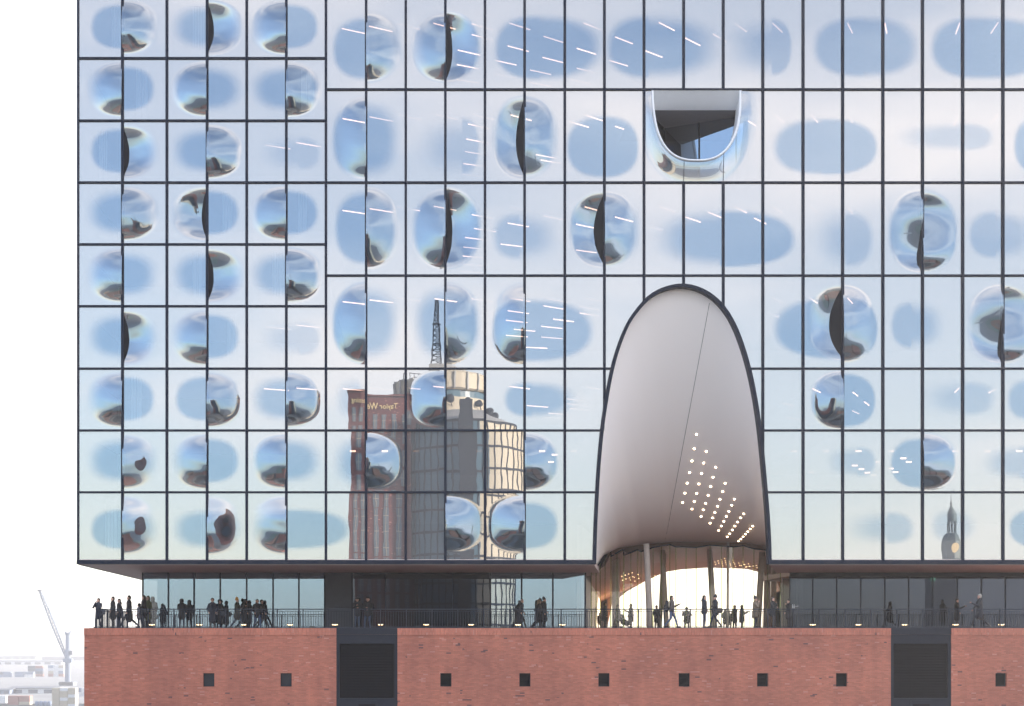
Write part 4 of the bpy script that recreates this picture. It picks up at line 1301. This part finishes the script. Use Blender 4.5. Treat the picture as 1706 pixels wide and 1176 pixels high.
person(1287.5, 1.0, 'person in black quilted jacket with arms folded and grey trousers', 1.68, 60, 'weight', ('chin','cross'), (.018,.02,.026), (.08,.075,.08), clen=.35, hair=(.06,.05,.045), bag=((.03,.03,.04),'small black bag at the quilted jacket'))
person(1314, 2.4, 'person in black coat half hidden by the edge of the dark glass', 1.60, -80, 'stand', ('chin','pocket'), BLK, BLK, clen=.55, hair=(.02,.02,.02))
person(1594, 7.8, 'person in black coat close to the dark glass wall', 1.80, 70, 'stand', ('pocket','phone'), BLK, BLK, clen=.6, hair=(.02,.02,.02))
person(1632, 1.2, 'grey-haired person striding along before the dark glass', 1.86, -95, 'stride', ('phone','swing'), (.025,.030,.042), (.03,.032,.04), clen=.6, hair=(.42,.40,.38))
# visitors inside the passage
INS = 'visitors inside the glazed passage'
for px, Y, h, f, lg, ar, c, lab in [
    (1051, 16, 1.70, -80, 'stand', ('phone','pocket'), BLK, 'person in black with one hand out, beside a pushchair inside the passage'),
    (999, 13, 1.05, 10, 'stand', ('down','down'), (.06,.035,.03), 'child in reddish brown inside the passage by the wall'),
    (1008, 15, 1.78, 90, 'stand', ('pocket','down'), (.05,.055,.05), 'person in grey green by the passage wall'),
    (1094, 17, 1.62, 30, 'stand', ('pocket','pocket'), (.025,.02,.022), 'person in dark brown behind the thick grey column'),
    (1144, 18, 1.50, 0, 'weight', ('cross','cross'), (.022,.024,.02), 'bulky person in black inside the passage beside the walker with backpack'),
    (1208, 22, 1.50, 20, 'stand', ('down','pocket'), (.035,.036,.03), 'person in grey inside the passage, shorter of two'),
    (1215, 23, 1.42, -20, 'stand', ('down','down'), (.07,.075,.065), 'person in pale grey inside the passage behind the grey one'),
    (1224, 21, 1.72, -60, 'stand', ('phone','down'), (.03,.026,.02), 'slim person in brown inside the passage, hand raised to a companion'),
    (1236, 21, 1.74, 70, 'stand', ('phone','phone'), (.026,.026,.02), 'slim person in black inside the passage holding up both hands'),
    (1029, 14, 1.60, 120, 'stand', ('down','pocket'), (.06,.06,.06), 'person in grey coat inside the passage beside the pale column')]:
    person(px, Y, lab, h, f, lg, ar, c, BLK, clen=.5, group=INS, wide=1.25 if 'bulky' in lab else 1.0, hat=((.02,.02,.02),'cap') if 'bulky' in lab else None)
# pushchair
p = at(1042, 1046, 16)
pc_ = thing('pushchair', 'dark pushchair with folded hood inside the passage', 'pushchair', None, (p.x, 16, DECK), 0)
link('seat', blob([((-.1,0,.5),(.15,0,.45),.2,.18,0),((-.18,0,.55),(-.25,0,.85),.16,.2,0)], [cloth(BLK)], .03, 'seat', 2), pc_)
mb = MB(); mb.bar((-.3,.2,.12),(.2,.2,.6),.015,5).bar((.3,.2,.12),(-.2,.2,.5),.015,5).bar((.2,.2,.6),(.55,.2,1.0),.015,5).bar((-.3,-.2,.12),(.2,-.2,.6),.015,5).bar((.3,-.2,.12),(-.2,-.2,.5),.015,5).bar((.2,-.2,.6),(.55,-.2,1.0),.015,5).bar((.55,-.2,1.0),(.55,.2,1.0),.015,5)
mb.build('frame', M['rail'], pc_)
for x in (-.3, .3):
    for y in (-.22, .22):
        MB().bar((x,y-.02,.12),(x,y+.02,.12),.12,14).build('wheel', M['rail'], pc_)

# ------------------------------------------------------------------ far harbour on the left
SH_Z = 2.5
def shore(px, py):
    t = (CZ-SH_Z)/(CZ-fz(py))
    return CAM + (at(px, py, 0)-CAM)*t
def mpp(Y): return S*(Y+DIST)/DIST
FM = {n_: simple('harbour ' + n_, c, .8, 0, .15, .2) for n_, c in dict(white=(.5,.52,.55), blue=(.14,.19,.28), dark=(.10,.115,.14), red=(.28,.15,.13), sand=(.36,.33,.27), crane=(.14,.18,.25), green=(.2,.25,.2)).items()}
def corrugated(name, w_, d_, h_, mat, parent, loc, n):
    mb = MB()
    pts_ = []
    for k in range(n*2+1):
        xx = -w_/2 + w_*k/(n*2); pts_.append((xx, -d_/2 - (.12 if k % 2 else 0)))
    m_ = len(pts_)
    vs_ = [(x, y, 0) for x, y in pts_] + [(x, y, h_) for x, y in pts_]
    mb.add(vs_, [(k, k+1, m_+k+1, m_+k) for k in range(m_-1)])
    mb.box(-w_/2, w_/2, -d_/2+.15, d_/2, 0, h_)
    return mb.build(name, mat, parent, loc=loc)
def stack(x0, x1, yb, h_px, cols, mat_list, label, levels):
    a = shore(x0, yb); b = shore(x1, yb); H = h_px*mpp(a.y); W = b.x-a.x
    o = thing('container_stack', label, 'containers', 'container stacks in the far harbour', ((a.x+b.x)/2, a.y+3, SH_Z))
    for i in range(cols):
        for j in range(levels):
            corrugated('container', W/cols*.94, 6, H/levels*.95, mat_list[(i*2+j*3+i*j) % len(mat_list)], o, (-W/2+W/cols*(i+.5), 0, j*H/levels), 10)
def shed(x0, x1, yb, h_px, mat, label, roof=None, legs_=False):
    a = shore(x0, yb); b = shore(x1, yb); H = h_px*mpp(a.y); W = b.x-a.x; D_ = max(20, W*.25)
    o = thing('harbour_shed', label, 'shed', None, ((a.x+b.x)/2, a.y, SH_Z))
    mb = MB(); mb.box(-W/2, W/2, 0, D_, 0, H*.8); mb.build('wall', mat, o)
    mb = MB(); mb.add([(-W/2-1,-1,H*.8),(W/2+1,-1,H*.8),(W/2+1,D_/2,H),(-W/2-1,D_/2,H),(W/2+1,D_+1,H*.8),(-W/2-1,D_+1,H*.8),(-W/2-1,-1,H*.72),(W/2+1,-1,H*.72)],
                      [(0,1,2,3),(3,2,4,5),(0,3,5),(1,4,2),(6,7,1,0)]); mb.build('roof', roof or mat, o)
    n = max(3, int(W/14))
    for k in range(n):
        x = -W/2+W*(k+.5)/n; ww = W/n*.3
        MB().box(x-ww, x+ww, -.25, -.02, .1, H*.55).build('door', FM['dark'], o)
shed(-160, 104, 1107, 7, FM['white'], 'long low white transit shed in the haze behind the crane', FM['dark'])
shed(-60, 60, 1098, 6, FM['green'], 'faintest far shed near the horizon', FM['dark'])
shed(70, 300, 1100, 7, FM['dark'], 'faint dark shed near the horizon behind the crane tower', FM['dark'])
stack(-10, 18, 1128, 9, 2, [FM['blue'], FM['dark']], 'low blue container stack on the far quay', 2)
stack(24, 56, 1128, 9, 2, [FM['blue'], FM['blue'], FM['white']], 'long blue container stack beside the taller dark one', 2)
stack(46, 71, 1127, 18, 2, [FM['dark'], FM['blue'], FM['red']], 'tall dark container stack on the far quay', 4)
stack(80, 106, 1127, 19, 3, [FM['red'], FM['blue'], FM['white'], FM['sand']], 'tall mixed red and blue container stack by the crane tower', 4)
shed(-20, 16, 1156, 9, FM['blue'], 'blue-grey low shed on the near bank', FM['dark'])
shed(16, 94, 1155, 11, FM['white'], 'wide shed with dark grey roof on the near bank', FM['dark'])
stack(-12, 10, 1171, 12, 1, [FM['white']], 'white container on the near bank', 2)
stack(12, 50, 1174, 15, 2, [FM['red'], FM['red'], FM['sand']], 'rusty red container pile on the near bank', 3)
stack(86, 126, 1178, 32, 3, [FM['sand'], FM['white'], FM['sand']], 'sand coloured container block at the foot of the crane', 6)
stack(120, 150, 1160, 14, 2, [FM['white'], FM['blue']], 'pale container pile beside the brick corner', 2)
# row of silos
a = shore(58, 1180); b = shore(86, 1180); r_ = (b.x-a.x)/8
for k in range(4):
    o = thing('storage_drum', 'blue-grey storage drum lying in a row on the near bank', 'drum', 'drums on the near bank', (a.x+r_*(2*k+1), a.y, SH_Z))
    MB().lathe([(0,0),(r_*.97,0),(r_*.97,r_*3.0),(r_*.7,r_*3.4),(0,r_*3.5)], n=16).build('drum_shell', FM['blue'], o, True)
    MB().lathe([(r_*1.0,r_*1.4),(r_*1.03,r_*1.45),(r_*1.03,r_*1.6),(r_*1.0,r_*1.65)], n=16).build('hoop', FM['dark'], o)

# harbour crane
g = shore(113, 1142)
q = mpp(g.y)
cr = thing('harbour_crane', 'pale blue-grey mobile harbour crane with long lattice jib in the haze', 'crane', None, (g.x, g.y, SH_Z))
def cz(py): return CZ + (HY-py)*q - SH_Z
def cxx(px): return (px-113)*q
MB().box(-11*q, 12*q, -6, 6, 0, cz(1136)).build('chassis', FM['crane'], cr)
for k in range(6):
    MB().bar((-9*q+k*3.6*q, -6.6, 1.6), (-9*q+k*3.6*q, -5.4, 1.6), 1.5, 12).build('wheel', FM['dark'], cr)
mb = MB()
tw = 5.2*q
mb.lathe([(tw, cz(1136)), (tw*.92, cz(1098)), (tw*.80, cz(1075)), (tw*.78, cz(1058)), (tw*1.05, cz(1055)), (tw*1.05, cz(1053.5)), (0, cz(1053.5))], n=12)
mb.build('tower', FM['crane'], cr)
MB().box(tw*.9, tw*1.6, -2.5, 2.5, cz(1091), cz(1084)).build('cab', FM['dark'], cr)
MB().box(-tw*1.3, tw*1.5, -3, 3, cz(1104), cz(1097)).build('machine_house', FM['crane'], cr)
for sx in (-1, 1): MB().bar((sx*tw*.6,0,cz(1054)),(sx*tw*1.0,0,cz(1051)),.5,6).build('head_sheave', FM['crane'], cr)
A = Vector((cxx(110), 0, cz(1094))); B = Vector((cxx(66), 0, cz(983.5)))
dj = (B-A).normalized(); nj = Vector((0,1,0)).cross(dj).normalized()
mb = MB(); n = 20
prev = None
for k in range(n+1):
    t = k/n; wj = (1.9*math.sin(math.pi*min(.92, .08+t*.84)))*q*1.1 + .3
    c = A+(B-A)*t
    cur = [c+nj*wj+Vector((0,wj*.8,0)), c+nj*wj-Vector((0,wj*.8,0)), c-nj*wj-Vector((0,wj*.8,0)), c-nj*wj+Vector((0,wj*.8,0))]
    if prev:
        for i in range(4):
            mb.bar(prev[i], cur[i], .42, 4, cap=False)
            mb.bar(prev[i], cur[(i+1) % 4], .2, 4, cap=False)
            mb.bar(cur[i], cur[(i+1) % 4], .2, 4, cap=False)
    prev = cur
mb.build('jib', FM['crane'], cr)
MB().lathe([(0,-.6),(4.2*q,-.5),(5*q,0),(3*q,.6),(0,.9)], tuple(B), 14).build('jib_head', FM['dark'], cr)
mb = MB(); mb.bar((tw*.6,0,cz(1054)), tuple(B), .2, 4); mb.bar((-tw*.4,0,cz(1055)), tuple(A+(B-A)*.6), .2, 4); mb.build('stay', FM['crane'], cr)
hk = Vector((cxx(65), 0, cz(1046)))
mb = MB(); mb.bar((cxx(63.5),0,cz(985)), (cxx(64.5),0,cz(1045)), .2, 4); mb.bar((cxx(68),0,cz(985)), (cxx(65.6),0,cz(1045)), .2, 4); mb.build('hoist_rope', FM['dark'], cr)
MB().box(hk.x-2.4*q, hk.x+2.4*q, -1, 1, hk.z-.5*q, hk.z+.6*q).build('hook_block', FM['dark'], cr)
# far gantry crane head between the visitors' heads
g2 = shore(190, 1092); q2 = mpp(g2.y)
gc = thing('gantry_crane', 'very faint gantry crane with raised forked boom on the horizon', 'crane', None, (g2.x, g2.y, SH_Z))
def c2(px, py): return ((px-190)*q2, 0, CZ+(HY-py)*q2-SH_Z)
mb = MB()
for a, b, r_ in ((c2(186,1092),c2(189,1000),.9),(c2(195,1092),c2(193,1000),.9),(c2(189,1000),c2(188,980),.8),(c2(193,1000),c2(196,980),.8)):
    mb.bar(a, b, r_*q2, 5)
mb.build('mast', FM['crane'], gc)
mb = MB(); mb.bar(c2(185,1000), c2(197,1000), .9*q2, 5); mb.bar(c2(188,990), c2(195,990), .8*q2, 5); mb.build('cross_beam', FM['crane'], gc)

# ------------------------------------------------------------------ the city bank mirrored in the panes
OFF = 160.0
qm = mpp(OFF)
cream = simple('sandstone and sunlit cladding', (.42,.37,.29), .6, 0, .08, .6)
greyc = simple('grey stone', (.30,.30,.30), .6, 0, .1, .6)
blueg = simple('tower glazing', (.06,.12,.17), .35, 0, .15, .3, 0.3)
slabb = brick_mat('office brick', base=(.15,.042,.039))  # base colour lowered to imitate a block standing in shade
gold = simple('gilt letters', (.75,.55,.27), .4, 0, .05)
wglass = simple('office window', (.13,.155,.19), .3, 0, .2, .8, 0.3)
BK = 4.0
def mx_(px): return mirrored(px, HY, OFF).x
def mz(py): return mirrored(HX, py, OFF).z
slabx0, slabx1 = mx_(582), mx_(688)
ob = thing('brick_office_block', 'shade-darkened red brick office block with gilt lettering, mirrored in the small panes', 'building', None, ((slabx0+slabx1)/2, -OFF, BK))
hw = (slabx1-slabx0)/2
MB().box(-hw, hw, -22, 0, 0, mz(657)-BK).build('wall', slabb, ob)
MB().box(-hw-.25, hw+.25, -22.2, .3, mz(657)-BK+.002, mz(654)-BK).build('parapet', slabb, ob)
wm = MB().box(-.36, .36, 0, .12, 0, 2.5).mesh('window'); wm.materials.append(wglass)
wf = MB().box(-.03, .03, .121, .16, 0, 2.5).box(-.35, .35, .121, .155, 1.3, 1.38).mesh('window_bar'); wf.materials.append(cream)
wi = [594, 608, 626, 641, 659, 676]
for py in (712, 745, 780, 812, 845, 872, 897, 922, 950, 980, 1010):
    for px in wi:
        w_ = link('window', wm, ob, (mx_(px)-ob.location.x, -.03, mz(py)-BK))
        link('window_bar', wf, w_)
fc = bpy.data.curves.new('lettering', 'FONT'); fc.body = 'Taylor Wessing'; fc.size = 1.85; fc.extrude = .08; fc.offset = .02; fc.align_x = 'CENTER'
fo = bpy.data.objects.new('lettering', fc); COL.objects.link(fo)
dg = bpy.context.evaluated_depsgraph_get()
fme = bpy.data.meshes.new_from_object(fo.evaluated_get(dg)); bpy.data.objects.remove(fo)
fme.materials.clear(); fme.materials.append(gold)
wid = max(v.co.x for v in fme.vertices)-min(v.co.x for v in fme.vertices)
sc_ = (mx_(665)-mx_(590))/wid
link('sign_lettering', fme, ob, (mx_(627)-ob.location.x, .12, mz(677)-BK), (R(90), 0, R(180)), (sc_, sc_*1.1, 1))

tx, ty_ = mx_(741), -OFF-12
tr_ = (mx_(822)-mx_(660))/2
tw_ = thing('round_office_tower', 'round sandstone office tower with mast and dishes, mirrored in the panes', 'building', None, (tx, ty_, BK))
MB().lathe([(tr_*.97,0),(tr_*.97,mz(690)-BK)], n=48).build('shaft', cream, tw_, True)
MB().lathe([(tr_,mz(690)-BK),(tr_,mz(655)-BK),(tr_*.96,mz(655)-BK)], n=48).build('gallery', cream, tw_, False)
MB().lathe([(tr_*.95,mz(655)-BK),(tr_*.95,mz(643)-BK)], n=48).build('glazed_band', blueg, tw_)
MB().lathe([(tr_*.99,mz(643)-BK),(tr_*1.04,mz(640)-BK),(tr_*1.04,mz(616)-BK),(tr_*.98,mz(612)-BK),(0,mz(612)-BK)], n=48).build('crown', cream, tw_, False)
for k in range(24):
    t = 2*math.pi*k/24
    MB().box(-.12,.12,tr_*1.0,tr_*1.07,mz(642)-BK,mz(614)-BK).build('pier', greyc, tw_).rotation_euler = (0,0,t)
MB().lathe([(tr_*.55,mz(612)-BK),(tr_*.52,mz(600)-BK),(tr_*.36,mz(591)-BK),(0,mz(588)-BK)], n=32).build('roof_dome', greyc, tw_, True)
MB().box(-1.1, 1.1, -1.1, 1.1, mz(594)-BK, mz(576)-BK).build('mast_base', greyc, tw_, loc=(mx_(726)-tx, 0, 0))
mb = MB(); zb_, zt_ = mz(576)-BK, mz(466)-BK
for k in range(13):
    z0 = zb_+(zt_-zb_)*k/13; z1 = zb_+(zt_-zb_)*(k+1)/13
    w0 = .75*(1-k/13*.75); w1 = .75*(1-(k+1)/13*.75)
    cs0 = [(w0,w0,z0),(-w0,w0,z0),(-w0,-w0,z0),(w0,-w0,z0)]; cs1 = [(w1,w1,z1),(-w1,w1,z1),(-w1,-w1,z1),(w1,-w1,z1)]
    for i in range(4):
        mb.bar(cs0[i], cs1[i], .10, 4, cap=False); mb.bar(cs0[i], cs1[(i+1) % 4], .06, 4, cap=False); mb.bar(cs1[i], cs1[(i+1) % 4], .06, 4, cap=False)
    if k in (4, 8): mb.lathe([(.7,z0),(.7,z0+.15)], n=10)
mb.build('mast', M['steel'], tw_, loc=(mx_(726)-tx, 0, 0))
mb = MB()
for k in range(7): mb.bar((-6.5+k*.9-.0, 2, mz(612)-BK), (-6.5+k*.9, 2, mz(598)-BK), .06, 4)
mb.bar((-6.5,2,mz(598)-BK), (-1.1,2,mz(598)-BK), .06, 4); mb.build('roof_rail', M['steel'], tw_)
dsh = MB().lathe([(0,.2),(.35,.16),(.62,0),(.60,-.04),(.3,.08),(0,.12)], n=14).mesh('dish'); dsh.materials.append(M['steel'])
for px, py in ((755,660),(784,662),(803,664),(817,668),(833,672),(841,680)):
    x = mx_(px)-tx; yy = math.sqrt(max(0, tr_**2-x*x))+.8 if abs(x) < tr_ else 2.5
    d_ = link('dish', dsh, tw_, (x, yy, mz(py)-BK), (R(-80), 0, 0))
    MB().bar((0,0,0),(0.4,1.2,-1.4),.07,5).build('dish_arm', M['steel'], d_)
# lower curved wing in front
wx = mx_(778); wr = (mx_(872)-mx_(684))/2
lw = thing('curved_office_wing', 'curved glass office wing below the round tower, sunlit side coloured cream', 'building', None, (wx, -OFF-5, BK))
A0, A1 = R(-12), R(192)
top_ = mz(705)-BK
MB().lathe([(wr,0),(wr,top_)], n=60, a0=R(76), a1=A1).build('glazing', blueg, lw, True)
MB().lathe([(wr,0),(wr,top_)], n=40, a0=A0, a1=R(76)).build('sunlit_face', cream, lw, True)  # cream colour imitates the sunlit right side of the curved glass
MB().lathe([(0,top_),(wr*.5,top_+2.2),(wr,top_)], n=40).build('roof', greyc, lw, True)
for k in range(17):
    z = top_-k*3.6
    if z < 1: break
    MB().lathe([(wr*1.002,z),(wr*1.012,z),(wr*1.012,z-.35),(wr*1.002,z-.35)], n=60, a0=A0, a1=A1).build('floor_band', M['steel'], lw)
for k in range(26):
    t = A0+(A1-A0)*k/25
    c, s2 = math.cos(t), math.sin(t)
    MB().bar((wr*1.006*c, wr*1.006*s2, 0), (wr*1.006*c, wr*1.006*s2, top_), .10, 4).build('mullion', M['steel'], lw)
MB().box(-1.1, 1.1, wr*.98, wr*1.05, 0, top_+3).build('stair_shaft', M['steel'], lw)

# church tower far behind
CD = 520.0
qc = mpp(CD)
cp = mirrored(1592, HY, CD)
ch = thing('church_tower', 'green copper church tower with gilt clock, mirrored faintly in the lowest panes', 'church', None, (cp.x, -CD, BK))
def kz(py): return CZ+(HY-py)*qc-BK
cop = simple('copper roof', (.06,.09,.09), .6, 0, .15, .2)
MB().box(-20*qc, 20*qc, -20*qc, 20*qc, 0, kz(945)).build('shaft', greyc, ch)
MB().lathe([(20*qc,kz(945)),(22*qc,kz(935)),(21*qc,kz(905)),(15*qc,kz(893)),(11*qc,kz(889))], n=8).build('clock_storey', cop, ch)
for a_ in (R(90), R(20)):
    c = Vector((math.cos(a_), math.sin(a_), 0))*21.2*qc
    MB().bar(c, c*1.03, 9*qc, 24).build('clock_face', gold, ch).location = (0,0,kz(918))
for k in range(8):
    t = 2*math.pi*k/8+.2
    MB().bar((8.5*qc*math.cos(t),8.5*qc*math.sin(t),kz(888)), (8.5*qc*math.cos(t),8.5*qc*math.sin(t),kz(868)), 1.3*qc, 8).build('column', cop, ch)
MB().lathe([(10*qc,kz(868)),(10*qc,kz(862)),(9*qc,kz(852)),(6*qc,kz(843)),(2.5*qc,kz(838)),(2.8*qc,kz(833)),(1*qc,kz(828)),(.6*qc,kz(818)),(0,kz(812))], n=16).build('lantern_dome', cop, ch, True)

# brick warehouses along the bank
hb = [brick_mat('house brick %d' % k, base=c) for k, c in enumerate([(.22,.08,.06),(.26,.12,.08),(.18,.10,.08)])]
roofm = simple('copper green roof', (.10,.13,.12), .7)
for k, (xc, w_, y_, h_) in enumerate([(-150,34,-135,22),(-110,30,-138,26),(-72,32,-134,20),(-40,22,-140,24),(38,30,-136,20),(74,32,-133,24),(112,30,-138,28),(150,34,-135,22),(196,40,-140,25),(-200,46,-140,24)]):
    nm = ['broad','narrow gabled','low','corner','plain','stepped','tall','end','wide','long'][k]
    o = thing('bank_warehouse', nm + ' brick warehouse with pitched roof on the opposite bank', 'building', 'brick warehouses on the opposite bank', (xc, y_, BK))
    MB().box(-w_/2, w_/2, -16, 0, 0, h_).build('wall', hb[k % 3], o)
    MB().add([(-w_/2-.4,.4,h_),(w_/2+.4,.4,h_),(w_/2+.4,-16.4,h_),(-w_/2-.4,-16.4,h_),(-w_/2-.4,-8,h_+6),(w_/2+.4,-8,h_+6)], [(0,1,5,4),(2,3,4,5),(0,4,3),(1,2,5),(3,2,1,0)]).build('roof', roofm, o)
    n = int(w_/4.2)
    for j in range(int(h_/4)):
        for i in range(n):
            link('window', wm, o, (-w_/2+w_*(i+.5)/n, -.04, 1+j*4))

# ------------------------------------------------------------------ haze over river and harbour
hz = bpy.data.materials.new('haze')
t, n, l, o = nt(hz)
pv_ = n.new('ShaderNodeVolumePrincipled')
pv_.inputs['Color'].default_value = (0.72, 0.75, 0.83, 1)
pv_.inputs['Density'].default_value = 0.00034
pv_.inputs['Anisotropy'].default_value = 0.3
l.new(pv_.outputs[0], o.inputs['Volume'])
tag(MB().box(-1600, 900, -900, 3400, -4, 135).build('haze', hz), kind='stuff')

# ------------------------------------------------------------------ net curtains in the hotel rooms
net = simple('net curtain', (.62,.64,.66), .9, 0, .05)
def curtain(px, w_px, row, label):
    x0, x1 = fx(px), fx(px+w_px)
    z0, z1 = fz(LR[row+1])+.2, fz(LR[row])-.25
    o = thing('curtain', label, 'curtain', 'net curtains behind the small panes', ((x0+x1)/2, .75, z0))
    for a, b in ((-1, -.05), (.05, 1)):
        n = 18; hw = (x1-x0)/2; vs_ = []
        for k in range(n+1):
            t = a+(b-a)*k/n
            vs_ += [(t*hw, .07*math.sin(k*1.9+px), 0), (t*hw, .05*math.sin(k*1.9+px), z1-z0)]
        MB().add(vs_, [(2*k, 2*k+2, 2*k+3, 2*k+1) for k in range(n)]).build('curtain_leaf', net, o, True)
    MB().bar((-(x1-x0)/2-.1, 0, z1-z0+.03), ((x1-x0)/2+.1, 0, z1-z0+.03), .02, 6).build('curtain_rod', M['lampbody'], o)
ordn = ['topmost', 'second', 'third', 'fourth', 'fifth', 'sixth', 'seventh', 'eighth', 'lowest']
for px, w_, r in ((182,16,0),(318,18,0),(222,20,1),(500,22,1),(160,14,2),(368,16,3),(318,14,4),(452,18,4),(376,14,5),(214,18,6),(384,12,7),(170,20,8),(330,14,8),(495,14,3)):
    curtain(px, w_, r, 'pale net curtain behind a small pane of the %s storey' % ordn[r])
